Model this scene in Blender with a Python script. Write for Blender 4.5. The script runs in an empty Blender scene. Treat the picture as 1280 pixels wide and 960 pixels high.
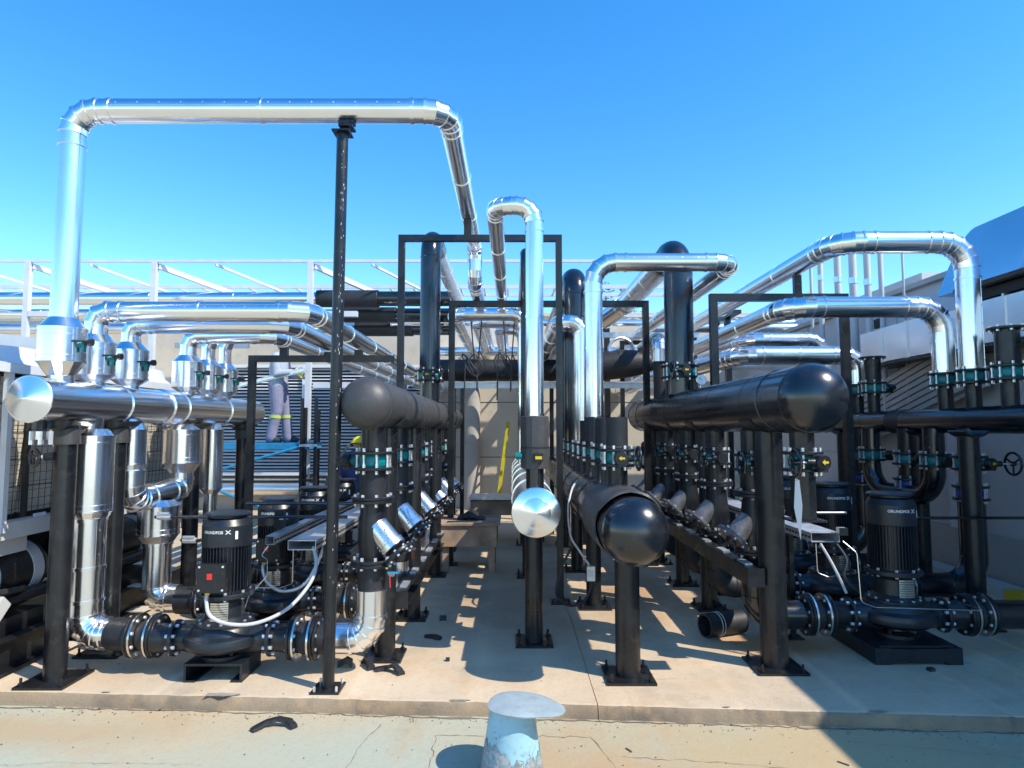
import bpy, math, random
from mathutils import Vector, Matrix, Quaternion
random.seed(7)
PI = math.pi
SC = bpy.context.scene
COL = SC.collection
V = Vector

# ------------------------------------------------------------------ camera, sky, sun, exposure
cam_d = bpy.data.cameras.new('camera')
cam = bpy.data.objects.new('camera', cam_d)
COL.objects.link(cam)
cam.location = (0, 0, 1.55)
cam.rotation_euler = (PI / 2 + math.atan(57 / 800), 0, 0)
cam_d.sensor_width = 36
cam_d.lens = 22.5
cam_d.clip_start = 0.05
cam_d.clip_end = 2000
SC.camera = cam

SUN_EL = math.radians(47)
SUN_DIR = V((0.87, -0.49, 0)).normalized()            # horizontal direction towards the sun
world = bpy.data.worlds.new('World')
SC.world = world
world.use_nodes = True
wn = world.node_tree.nodes
wl = world.node_tree.links
bg = wn['Background']
sky = wn.new('ShaderNodeTexSky')
sky.sky_type = 'NISHITA'
sky.sun_disc = False
sky.sun_elevation = SUN_EL
sky.sun_rotation = math.atan2(SUN_DIR.x, SUN_DIR.y)
sky.air_density = 1.0
sky.dust_density = 0.15
sky.ozone_density = 2.6
hs = wn.new('ShaderNodeHueSaturation')
hs.inputs['Saturation'].default_value = 1.36
hs.inputs['Hue'].default_value = 0.5
hs.inputs['Value'].default_value = 1.0
wl.new(sky.outputs[0], hs.inputs['Color'])
wl.new(hs.outputs[0], bg.inputs['Color'])
bg.inputs['Strength'].default_value = 0.15

sun_d = bpy.data.lights.new('sun', 'SUN')
sun = bpy.data.objects.new('sun', sun_d)
COL.objects.link(sun)
sun_d.energy = 2.7
sun_d.angle = math.radians(0.5)
sun_d.color = (1.0, 0.93, 0.80)
sv = V((SUN_DIR.x * math.cos(SUN_EL), SUN_DIR.y * math.cos(SUN_EL), math.sin(SUN_EL)))
sun.rotation_euler = sv.to_track_quat('Z', 'Y').to_euler()
sun.location = sv * 30

SC.view_settings.view_transform = 'Standard'
SC.view_settings.look = 'None'
SC.view_settings.exposure = 1.12
SC.view_settings.gamma = 1.0
SC.render.engine = 'CYCLES'
try:
    SC.cycles.use_denoising = True
    SC.cycles.max_bounces = 8
    SC.cycles.glossy_bounces = 5
    SC.cycles.sample_clamp_indirect = 6
except Exception:
    pass

# ------------------------------------------------------------------ materials
def _mat(name):
    m = bpy.data.materials.new(name)
    m.use_nodes = True
    nt = m.node_tree
    return m, nt, nt.nodes['Principled BSDF']


def simple(name, col, rough=0.5, metal=0.0, var=0.15, scale=9.0, bump=0.0, bscale=40.0, dust=None, dust_amt=0.3,
           rvar=0.0, stretch=None):
    """colour with soft noise variation, optional dust/wear layer, optional bump"""
    m, nt, b = _mat(name)
    N, L = nt.nodes, nt.links
    tc = N.new('ShaderNodeTexCoord')
    mp = N.new('ShaderNodeMapping')
    if stretch:
        mp.inputs['Scale'].default_value = stretch
    L.new(tc.outputs['Object'], mp.inputs['Vector'])
    n1 = N.new('ShaderNodeTexNoise')
    n1.inputs['Scale'].default_value = scale
    n1.inputs['Detail'].default_value = 6
    L.new(mp.outputs[0], n1.inputs['Vector'])
    ramp = N.new('ShaderNodeValToRGB')
    lo = [max(0, c * (1 - var)) for c in col]
    hi = [min(1, c * (1 + var)) for c in col]
    ramp.color_ramp.elements[0].position = 0.3
    ramp.color_ramp.elements[1].position = 0.7
    ramp.color_ramp.elements[0].color = (*lo, 1)
    ramp.color_ramp.elements[1].color = (*hi, 1)
    L.new(n1.outputs[0], ramp.inputs[0])
    out = ramp.outputs[0]
    if dust:
        n2 = N.new('ShaderNodeTexNoise')
        n2.inputs['Scale'].default_value = scale * 2.7
        n2.inputs['Detail'].default_value = 8
        n2.inputs['Roughness'].default_value = 0.7
        L.new(mp.outputs[0], n2.inputs['Vector'])
        r2 = N.new('ShaderNodeValToRGB')
        r2.color_ramp.elements[0].position = 0.52
        r2.color_ramp.elements[1].position = 0.75
        r2.color_ramp.elements[0].color = (0, 0, 0, 1)
        r2.color_ramp.elements[1].color = (dust_amt,) * 3 + (1,)
        L.new(n2.outputs[0], r2.inputs[0])
        mx = N.new('ShaderNodeMixRGB')
        mx.inputs[2].default_value = (*dust, 1)
        L.new(r2.outputs[0], mx.inputs[0])
        L.new(out, mx.inputs[1])
        out = mx.outputs[0]
    L.new(out, b.inputs['Base Color'])
    b.inputs['Metallic'].default_value = metal
    b.inputs['Roughness'].default_value = rough
    if rvar:
        mr = N.new('ShaderNodeMapRange')
        mr.inputs['To Min'].default_value = max(0.02, rough - rvar)
        mr.inputs['To Max'].default_value = rough + rvar
        mr.inputs['From Min'].default_value = 0.3
        mr.inputs['From Max'].default_value = 0.7
        L.new(n1.outputs[0], mr.inputs[0])
        L.new(mr.outputs[0], b.inputs['Roughness'])
    if bump:
        n3 = N.new('ShaderNodeTexNoise')
        n3.inputs['Scale'].default_value = bscale
        n3.inputs['Detail'].default_value = 5
        L.new(mp.outputs[0], n3.inputs['Vector'])
        bp = N.new('ShaderNodeBump')
        bp.inputs['Strength'].default_value = bump
        bp.inputs['Distance'].default_value = 0.01
        L.new(n3.outputs[0], bp.inputs['Height'])
        L.new(bp.outputs[0], b.inputs['Normal'])
    return m


def concrete(name, base, tint, stain, speck, sc=1.0, bump=0.35, stain_pos=(0.5, 0.72), crack=True):
    m, nt, b = _mat(name)
    N, L = nt.nodes, nt.links
    tc = N.new('ShaderNodeTexCoord')

    def noise(s, d, r=0.55):
        n = N.new('ShaderNodeTexNoise')
        n.inputs['Scale'].default_value = s * sc
        n.inputs['Detail'].default_value = d
        n.inputs['Roughness'].default_value = r
        L.new(tc.outputs['Object'], n.inputs['Vector'])
        return n

    def mix(f, a, bcol):
        mx = N.new('ShaderNodeMixRGB')
        L.new(f, mx.inputs[0])
        if isinstance(a, tuple):
            mx.inputs[1].default_value = (*a, 1)
        else:
            L.new(a, mx.inputs[1])
        mx.inputs[2].default_value = (*bcol, 1)
        return mx.outputs[0]

    def ramp(src, p0, p1, v=1.0):
        r = N.new('ShaderNodeValToRGB')
        r.color_ramp.elements[0].position = p0
        r.color_ramp.elements[1].position = p1
        r.color_ramp.elements[1].color = (v, v, v, 1)
        L.new(src, r.inputs[0])
        return r.outputs[0]
    big = noise(0.55, 5)
    mid = noise(2.3, 7, 0.62)
    fine = noise(24, 8, 0.7)
    spk = noise(95, 3, 0.5)
    c = mix(ramp(big.outputs[0], 0.42, 0.60), base, tint)
    c = mix(ramp(mid.outputs[0], stain_pos[0], stain_pos[1], 0.75), c, stain)
    dk = noise(1.1, 9, 0.72)
    c = mix(ramp(dk.outputs[0], 0.53, 0.64, 0.45), c, tuple(x * 0.55 for x in base))
    c = mix(ramp(fine.outputs[0], 0.50, 0.78, 0.4), c, tuple(x * 0.6 for x in base))
    c = mix(ramp(spk.outputs[0], 0.66, 0.70, 0.8), c, speck)
    if crack:
        vo = N.new('ShaderNodeTexVoronoi')
        vo.feature = 'DISTANCE_TO_EDGE'
        vo.inputs['Scale'].default_value = 0.42 * sc
        wv = N.new('ShaderNodeVectorMath')
        wv.operation = 'MULTIPLY_ADD'
        wv.inputs[1].default_value = (0.5, 0.5, 0.5)
        L.new(mid.outputs[1], wv.inputs[0])
        L.new(tc.outputs['Object'], wv.inputs[2])
        L.new(wv.outputs[0], vo.inputs['Vector'])
        r = N.new('ShaderNodeValToRGB')
        r.color_ramp.elements[0].position = 0.0
        r.color_ramp.elements[0].color = (0.55, 0.55, 0.55, 1)
        r.color_ramp.elements[1].position = 0.008
        r.color_ramp.elements[1].color = (0, 0, 0, 1)
        L.new(vo.outputs[0], r.inputs[0])
        c = mix(r.outputs[0], c, tuple(x * 0.4 for x in base))
    L.new(c, b.inputs['Base Color'])
    b.inputs['Roughness'].default_value = 0.85
    ad = N.new('ShaderNodeMath')
    ad.operation = 'ADD'
    L.new(fine.outputs[0], ad.inputs[0])
    L.new(mid.outputs[0], ad.inputs[1])
    bp = N.new('ShaderNodeBump')
    bp.inputs['Strength'].default_value = bump
    bp.inputs['Distance'].default_value = 0.012
    L.new(ad.outputs[0], bp.inputs['Height'])
    L.new(bp.outputs[0], b.inputs['Normal'])
    return m


M = {}
M['clad'] = simple('aluminium_cladding', (0.90, 0.905, 0.92), 0.22, 1.0, 0.03, 2.2, 0.06, 5, rvar=0.03)
M['clad_old'] = simple('aluminium_cladding_dull', (0.80, 0.80, 0.81), 0.28, 1.0, 0.05, 2.2, 0.07, 5, rvar=0.03)
M['black'] = simple('black_gloss_paint', (0.007, 0.008, 0.011), 0.22, 0.0, 0.25, 4, 0.16, 6, dust=(0.14, 0.13, 0.12), dust_amt=0.12, rvar=0.08, stretch=(1, 0.35, 1))
M['black'].node_tree.nodes['Principled BSDF'].inputs['IOR'].default_value = 1.7
M['post'] = simple('black_post_paint', (0.010, 0.011, 0.013), 0.33, 0.0, 0.25, 5, 0.05, 30, dust=(0.2, 0.18, 0.15), dust_amt=0.12, rvar=0.1)
M['foam'] = simple('black_foam_rubber', (0.016, 0.017, 0.020), 0.55, 0.0, 0.2, 8, 0.12, 60, dust=(0.2, 0.18, 0.16), dust_amt=0.12)
M['foam_grey'] = simple('grey_foam_rubber', (0.055, 0.053, 0.052), 0.48, 0.0, 0.15, 5, 0.08, 40, dust=(0.2, 0.19, 0.17), dust_amt=0.25)
M['cast'] = simple('black_cast_iron', (0.010, 0.011, 0.014), 0.36, 0.0, 0.2, 12, 0.2, 70, dust=(0.17, 0.15, 0.13), dust_amt=0.10)
M['castgrey'] = simple('worn_grey_casting', (0.15, 0.15, 0.155), 0.42, 0.45, 0.3, 14, 0.3, 60, dust=(0.34, 0.31, 0.27), dust_amt=0.4)
M['pump'] = simple('blue_black_pump_paint', (0.012, 0.016, 0.022), 0.36, 0.0, 0.15, 10, 0.1, 60, dust=(0.17, 0.16, 0.15), dust_amt=0.10)
M['bolt'] = simple('zinc_bolt', (0.82, 0.82, 0.82), 0.32, 0.65, 0.1, 30)
M['disc'] = simple('brushed_end_disc', (0.88, 0.885, 0.90), 0.18, 1.0, 0.03, 5, 0.02, 8, rvar=0.02)
M['galv'] = simple('galvanised_steel', (0.66, 0.67, 0.68), 0.42, 0.7, 0.16, 14, 0.08, 60, rvar=0.08)
M['steel'] = simple('bright_steel', (0.70, 0.68, 0.64), 0.25, 1.0, 0.12, 18)
M['teal'] = simple('teal_valve_paint', (0.0, 0.18, 0.19), 0.35, 0.0, 0.15, 10)
M['blue'] = simple('blue_valve_paint', (0.012, 0.05, 0.30), 0.35, 0.0, 0.15, 10)
M['yellow'] = simple('yellow_paint', (0.72, 0.48, 0.02), 0.4, 0.0, 0.1, 10)
M['ladder_y'] = simple('yellow_ladder_paint', (0.45, 0.39, 0.015), 0.45, 0.0, 0.15, 10)
M['red'] = simple('red_plate', (0.72, 0.03, 0.02), 0.4, 0.0, 0.08, 10)
M['white'] = simple('white_paint', (0.58, 0.60, 0.62), 0.45, 0.0, 0.07, 4, dust=(0.4, 0.36, 0.3), dust_amt=0.25)
M['whiteprint'] = simple('white_print', (0.82, 0.82, 0.82), 0.5, 0.0, 0.02, 4)
M['paper'] = simple('white_paper', (0.8, 0.8, 0.78), 0.8, 0.0, 0.04, 4)
M['cream'] = simple('cream_render', (0.60, 0.53, 0.43), 0.85, 0.0, 0.10, 1.3, 0.2, 30, dust=(0.3, 0.26, 0.2), dust_amt=0.35)
M['greywall'] = simple('grey_render', (0.40, 0.375, 0.345), 0.85, 0.0, 0.10, 1.2, 0.2, 25, dust=(0.2, 0.19, 0.18), dust_amt=0.35)
M['cladwall'] = simple('pale_grey_sheet', (0.50, 0.50, 0.50), 0.6, 0.0, 0.06, 1.2, 0.05, 8, dust=(0.3, 0.28, 0.26), dust_amt=0.3)
M['louvre'] = simple('light_grey_louvre', (0.66, 0.68, 0.71), 0.4, 0.0, 0.08, 3)
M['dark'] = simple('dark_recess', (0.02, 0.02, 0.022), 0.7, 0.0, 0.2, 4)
M['duct'] = simple('duct_sheet', (0.62, 0.66, 0.72), 0.22, 0.95, 0.06, 1.5, 0.08, 3, rvar=0.06)
M['foil'] = simple('crinkled_foil', (0.80, 0.79, 0.78), 0.36, 0.9, 0.06, 3, 0.35, 2.2, rvar=0.05)
M['coil'] = simple('beige_coil_fins', (0.60, 0.53, 0.42), 0.6, 0.0, 0.15, 6, 0.15, 80, dust=(0.2, 0.17, 0.13), dust_amt=0.4)
M['chiller'] = simple('chiller_beige_paint', (0.62, 0.57, 0.47), 0.5, 0.0, 0.07, 3, dust=(0.35, 0.3, 0.24), dust_amt=0.35)
M['wire'] = simple('dark_wire', (0.05, 0.05, 0.05), 0.5, 0.4, 0.1, 10)
M['cable'] = simple('black_cable', (0.03, 0.03, 0.032), 0.5, 0.0, 0.2, 10)
M['conduit'] = simple('pale_grey_conduit', (0.50, 0.50, 0.50), 0.45, 0.0, 0.1, 20)
M['rust'] = simple('rusty_steel', (0.34, 0.24, 0.17), 0.75, 0.0, 0.4, 5, 0.3, 50, dust=(0.55, 0.24, 0.08), dust_amt=0.9)
M['blueplat'] = simple('blue_platform_paint', (0.015, 0.24, 0.46), 0.45, 0.0, 0.15, 8, dust=(0.3, 0.3, 0.28), dust_amt=0.3)
M['ventblue'] = simple('pale_blue_vent_paint', (0.30, 0.52, 0.60), 0.5, 0.0, 0.08, 7, 0.15, 30, dust=(0.26, 0.25, 0.22), dust_amt=0.7)
M['ventcap'] = simple('pale_grey_cap', (0.33, 0.39, 0.40), 0.55, 0.0, 0.14, 9, 0.25, 12, dust=(0.20, 0.19, 0.17), dust_amt=0.6)
M['skin'] = simple('skin', (0.42, 0.24, 0.16), 0.55, 0.0, 0.08, 12)
M['workshirt'] = simple('pale_grey_work_shirt', (0.36, 0.40, 0.47), 0.9, 0.0, 0.10, 9, 0.5, 16)
M['worktrouser'] = simple('grey_work_trousers', (0.21, 0.215, 0.31), 0.9, 0.0, 0.12, 8, 0.6, 13)
M['navy'] = simple('navy_work_cloth', (0.055, 0.065, 0.16), 0.9, 0.0, 0.15, 9, 0.5, 16)
M['boot'] = simple('dark_boot', (0.04, 0.04, 0.05), 0.6, 0.0, 0.15, 10)
M['hiviz'] = simple('yellow_green_band', (0.42, 0.55, 0.12), 0.6, 0.0, 0.1, 10)
M['helmet'] = simple('yellow_helmet', (0.78, 0.66, 0.02), 0.3, 0.0, 0.05, 10)
M['glove'] = simple('grey_glove', (0.35, 0.36, 0.38), 0.85, 0.0, 0.1, 10)
M['hair'] = simple('dark_hair', (0.02, 0.016, 0.013), 0.6, 0.0, 0.2, 20)
M['bark'] = simple('bark', (0.12, 0.09, 0.06), 0.9, 0.0, 0.2, 8)
M['leaf'] = simple('leaf', (0.10, 0.12, 0.03), 0.55, 0.0, 0.4, 3)
M['glass'] = simple('gauge_face', (0.75, 0.75, 0.73), 0.2, 0.0, 0.03, 10)
M['slab'] = concrete('pad_concrete', (0.60, 0.465, 0.32), (0.47, 0.375, 0.265), (0.52, 0.345, 0.19), (0.12, 0.10, 0.08), 1.0, crack=False)
def place_stain(m, cx, cy, rx, ry, col, amt, nscale=2.2):
    """one stain of its own shape at a fixed place on a concrete surface"""
    nt = m.node_tree
    N, L = nt.nodes, nt.links
    b = N['Principled BSDF']
    old = b.inputs['Base Color'].links[0].from_socket
    tc = N.new('ShaderNodeTexCoord')
    mp = N.new('ShaderNodeMapping')
    mp.vector_type = 'TEXTURE'
    mp.inputs['Location'].default_value = (cx, cy, 0)
    mp.inputs['Scale'].default_value = (rx, ry, 1e4)
    L.new(tc.outputs['Object'], mp.inputs['Vector'])
    g = N.new('ShaderNodeTexGradient')
    g.gradient_type = 'SPHERICAL'
    L.new(mp.outputs[0], g.inputs[0])
    n = N.new('ShaderNodeTexNoise')
    n.inputs['Scale'].default_value = nscale
    n.inputs['Detail'].default_value = 8
    n.inputs['Roughness'].default_value = 0.65
    L.new(tc.outputs['Object'], n.inputs['Vector'])
    mu = N.new('ShaderNodeMath')
    mu.operation = 'MULTIPLY'
    L.new(g.outputs[1], mu.inputs[0])
    L.new(n.outputs[0], mu.inputs[1])
    r = N.new('ShaderNodeValToRGB')
    r.color_ramp.elements[0].position = 0.05
    r.color_ramp.elements[1].position = 0.34
    r.color_ramp.elements[1].color = (amt, amt, amt, 1)
    L.new(mu.outputs[0], r.inputs[0])
    mx = N.new('ShaderNodeMixRGB')
    L.new(r.outputs[0], mx.inputs[0])
    L.new(old, mx.inputs[1])
    mx.inputs[2].default_value = (*col, 1)
    L.new(mx.outputs[0], b.inputs['Base Color'])


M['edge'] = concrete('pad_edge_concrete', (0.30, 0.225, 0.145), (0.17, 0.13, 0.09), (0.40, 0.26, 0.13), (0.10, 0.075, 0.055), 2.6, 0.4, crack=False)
M['floor'] = concrete('yard_concrete', (0.41, 0.41, 0.31), (0.49, 0.385, 0.24), (0.47, 0.28, 0.13), (0.16, 0.14, 0.12), 1.25, 0.3, (0.52, 0.76), crack=False)
M['flaking'] = concrete('flaking_paint', (0.30, 0.50, 0.56), (0.36, 0.36, 0.33), (0.62, 0.66, 0.66), (0.05, 0.05, 0.045), 22, 0.9, (0.48, 0.54), crack=False)
M['crackline'] = simple('dark_crack_dirt', (0.20, 0.17, 0.125), 0.9, 0.0, 0.3, 20)
place_stain(M['floor'], 0.42, 3.1, 0.75, 0.55, (0.46, 0.25, 0.11), 0.55)
place_stain(M['floor'], 1.6, 3.3, 1.8, 0.8, (0.47, 0.35, 0.19), 0.8)
place_stain(M['floor'], -1.2, 3.2, 1.6, 0.7, (0.38, 0.41, 0.32), 0.5)
place_stain(M['floor'], -2.6, 3.55, 1.2, 0.3, (0.42, 0.31, 0.18), 0.7)
place_stain(M['slab'], 1.95, 4.75, 0.8, 0.35, (0.40, 0.20, 0.08), 0.8)
place_stain(M['slab'], -1.9, 4.6, 1.1, 0.5, (0.34, 0.22, 0.13), 0.7)
place_stain(M['slab'], 0.0, 5.9, 0.9, 1.6, (0.30, 0.22, 0.15), 0.7, 3.0)
place_stain(M['slab'], 1.2, 6.2, 0.7, 1.6, (0.36, 0.20, 0.10), 0.7, 2.6)
M['chip'] = concrete('broken_concrete', (0.55, 0.50, 0.42), (0.3, 0.26, 0.2), (0.62, 0.58, 0.5), (0.05, 0.04, 0.04), 14, 1.0, crack=False)

# ------------------------------------------------------------------ mesh tools
ORIGIN = {}


def frame_of(d):
    d = d.normalized()
    a = V((0, 0, 1)) if abs(d.z) < 0.9 else V((0, 1, 0))
    x = a.cross(d).normalized()
    return x, d.cross(x)


class MB:
    def __init__(self):
        self.v, self.f = [], []

    def add(self, vs, fs):
        o = len(self.v)
        self.v += [V(p) for p in vs]
        self.f += [tuple(i + o for i in q) for q in fs]
        return self

    def box(self, c, s, rz=0.0, rot=None):
        c = V(c)
        R = rot if rot is not None else Matrix.Rotation(rz, 3, 'Z')
        h = V(s) / 2
        vs = [c + R @ V((x * h.x, y * h.y, z * h.z)) for z in (-1, 1) for y in (-1, 1) for x in (-1, 1)]
        return self.add(vs, [(0, 2, 3, 1), (4, 5, 7, 6), (0, 1, 5, 4), (2, 6, 7, 3), (0, 4, 6, 2), (1, 3, 7, 5)])

    def beam(self, p0, p1, w, h, up=(0, 0, 1)):
        p0, p1 = V(p0), V(p1)
        d = (p1 - p0)
        L = d.length
        d.normalize()
        u = V(up)
        if abs(u.dot(d)) > 0.95:
            u = V((0, 1, 0))
        x = d.cross(u).normalized()
        z = x.cross(d)
        R = Matrix((x, d, z)).transposed()
        return self.box((p0 + p1) / 2, (w, L, h), rot=R)

    def rev(self, prof, o=(0, 0, 0), axis=(0, 0, 1), n=28, ph=0.0):
        """profile of (radius, height) pairs turned about an axis"""
        o, d = V(o), V(axis).normalized()
        x, y = frame_of(d)
        vs, fs, rows = [], [], []
        for r, h in prof:
            if r < 1e-6:
                rows.append([len(vs)])
                vs.append(o + d * h)
            else:
                rows.append(list(range(len(vs), len(vs) + n)))
                for k in range(n):
                    a = 2 * PI * k / n + ph
                    vs.append(o + d * h + (x * math.cos(a) + y * math.sin(a)) * r)
        for A, B in zip(rows, rows[1:]):
            for k in range(n):
                k2 = (k + 1) % n
                if len(A) == 1 and len(B) == 1:
                    continue
                if len(A) == 1:
                    fs.append((A[0], B[k2], B[k]))
                elif len(B) == 1:
                    fs.append((A[k], A[k2], B[0]))
                else:
                    fs.append((A[k], A[k2], B[k2], B[k]))
        return self.add(vs, fs)

    def cyl(self, p0, p1, r0, r1=None, n=20, cap=True):
        p0, p1 = V(p0), V(p1)
        r1 = r0 if r1 is None else r1
        L = (p1 - p0).length
        prof = [(r0, 0), (r1, L)]
        if cap:
            prof = [(0, 0)] + prof + [(0, L)]
        return self.rev(prof, p0, p1 - p0, n)

    def ball(self, c, r, n=16, m=10, sx=1, sy=1, sz=1, rot=None):
        vs0 = MB().rev([(math.sin(PI * i / m), -math.cos(PI * i / m)) for i in range(m + 1)], (0, 0, 0), (0, 0, 1), n)
        R = rot if rot is not None else Matrix.Identity(3)
        return self.add([V(c) + R @ V((p.x * r * sx, p.y * r * sy, p.z * r * sz)) for p in vs0.v], vs0.f)

    def torus(self, c, axis, R, r, n=28, m=8):
        return self.rev([(R + r * math.cos(2 * PI * i / m), r * math.sin(2 * PI * i / m)) for i in range(m + 1)], c, axis, n)

    def sweep(self, pts, r, n=20, cap=True):
        rings, cs = path_rings(pts, r, n)
        vs = [p for R in rings for p in R]
        fs = []
        for i in range(len(rings) - 1):
            for k in range(n):
                k2 = (k + 1) % n
                fs.append((i * n + k, i * n + k2, (i + 1) * n + k2, (i + 1) * n + k))
        if cap:
            fs.append(tuple(reversed(range(n))))
            fs.append(tuple(range((len(rings) - 1) * n, len(rings) * n)))
        return self.add(vs, fs)

    def xform(self, Mx):
        self.v = [Mx @ p for p in self.v]
        return self

    def build(self, name, mat, parent=None, sharp=32.0, stuff=False, smooth=True):
        me = bpy.data.meshes.new(name)
        o0 = ORIGIN.get(parent.name, V((0, 0, 0))) if parent is not None else V((0, 0, 0))
        me.from_pydata([tuple(p - o0) for p in self.v], [], self.f)
        me.materials.append(M[mat])
        if smooth:
            me.polygons.foreach_set('use_smooth', [True] * len(me.polygons))
            me.set_sharp_from_angle(angle=math.radians(sharp))
        me.update()
        ob = bpy.data.objects.new(name, me)
        COL.objects.link(ob)
        if parent is not None:
            ob.parent = parent
            ORIGIN[ob.name] = o0
        if stuff:
            ob['kind'] = 'stuff'
        return ob


def path_rings(pts, r, n):
    pts = [V(p) for p in pts]
    dirs = [(b - a).normalized() for a, b in zip(pts, pts[1:])]
    x, y = frame_of(dirs[0])
    rad = r if isinstance(r, (list, tuple)) else [r] * len(pts)
    rings = []
    for i, p in enumerate(pts):
        din = dirs[max(0, i - 1)]
        dout = dirs[min(i, len(dirs) - 1)]
        if i > 0 and i < len(pts):
            pass
        nrm = (din + dout)
        nrm = nrm.normalized() if nrm.length > 1e-6 else din
        ring = []
        for k in range(n):
            a = 2 * PI * k / n
            q = p + (x * math.cos(a) + y * math.sin(a)) * rad[i]
            t = (p - q).dot(nrm) / max(0.2, din.dot(nrm))
            ring.append(q + din * t)
        rings.append(ring)
        if i < len(pts) - 1:
            qd = din.rotation_difference(dout) if i > 0 else Quaternion()
            x = qd @ x
            y = qd @ y
    return rings, pts


def bend(pts, rb, nseg):
    """polyline with every inner corner replaced by an arc; returns [(point, is_arc_segment_after)]"""
    pts = [V(p) for p in pts]
    out = [(pts[0], False)]
    for i in range(1, len(pts) - 1):
        a, b, c = pts[i - 1], pts[i], pts[i + 1]
        d0, d1 = (b - a).normalized(), (c - b).normalized()
        ang = d0.angle(d1)
        if ang < 0.05:
            out.append((b, False))
            continue
        t = rb * math.tan(ang / 2)
        t = min(t, (b - a).length * 0.49, (c - b).length * 0.49)
        R = t / math.tan(ang / 2)
        s = b - d0 * t
        ax = d0.cross(d1).normalized()
        cen = s + ax.cross(d0).normalized() * R
        for k in range(nseg + 1):
            q = Quaternion(ax, ang * k / nseg) @ (s - cen) + cen
            out.append((q, k < nseg))
    out.append((pts[-1], False))
    return out


def empty(name, loc=(0, 0, 0), rz=0.0):
    o = bpy.data.objects.new(name, None)
    o.empty_display_size = 0.1
    COL.objects.link(o)
    o.location = loc
    o.rotation_euler = (0, 0, rz)
    ORIGIN[o.name] = V(loc)
    return o


def tag(o, label, cat, group=None, kind=None):
    if label:
        o['label'] = label
    if cat:
        o['category'] = cat
    if group:
        o['group'] = group
    if kind:
        o['kind'] = kind
    return o


def thing(name, label, cat, loc=(0, 0, 0), group=None):
    return tag(empty(name, loc), label, cat, group)


def copy_tree(o, parent=None):
    c = o.copy()
    COL.objects.link(c)
    if parent is not None:
        c.parent = parent
    for ch in list(o.children):
        copy_tree(ch, c)
    return c


PROTO = {}


def instance(key, builder, name, loc, rz, label, cat, group=None):
    """first use builds the kit at the world origin, later uses copy it with all its parts"""
    if key not in PROTO:
        root = empty(name)
        builder(root)
        PROTO[key] = root
        r = root
    else:
        r = copy_tree(PROTO[key])
    r.location = loc
    r.rotation_euler = (0, 0, rz)
    for k in ('label', 'category', 'group'):
        if k in r.keys():
            del r[k]
    return tag(r, label, cat, group)


def tube(name, pts, r, mat, parent=None, n=10, smooth_pts=True, rb=None):
    P = [V(p) for p in pts]
    if rb:
        P = [q for q, _ in bend(P, rb, 5)]
    elif smooth_pts and len(P) > 2:
        Q = []
        for i in range(len(P) - 1):
            p0, p1, p2, p3 = P[max(i - 1, 0)], P[i], P[i + 1], P[min(i + 2, len(P) - 1)]
            for k in range(5):
                t = k / 5
                Q.append(0.5 * ((2 * p1) + (p2 - p0) * t + (2 * p0 - 5 * p1 + 4 * p2 - p3) * t * t + (3 * p1 - p0 - 3 * p2 + p3) * t ** 3))
        Q.append(P[-1])
        P = Q
    return MB().sweep(P, r, n).build(name, mat, parent)


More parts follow.
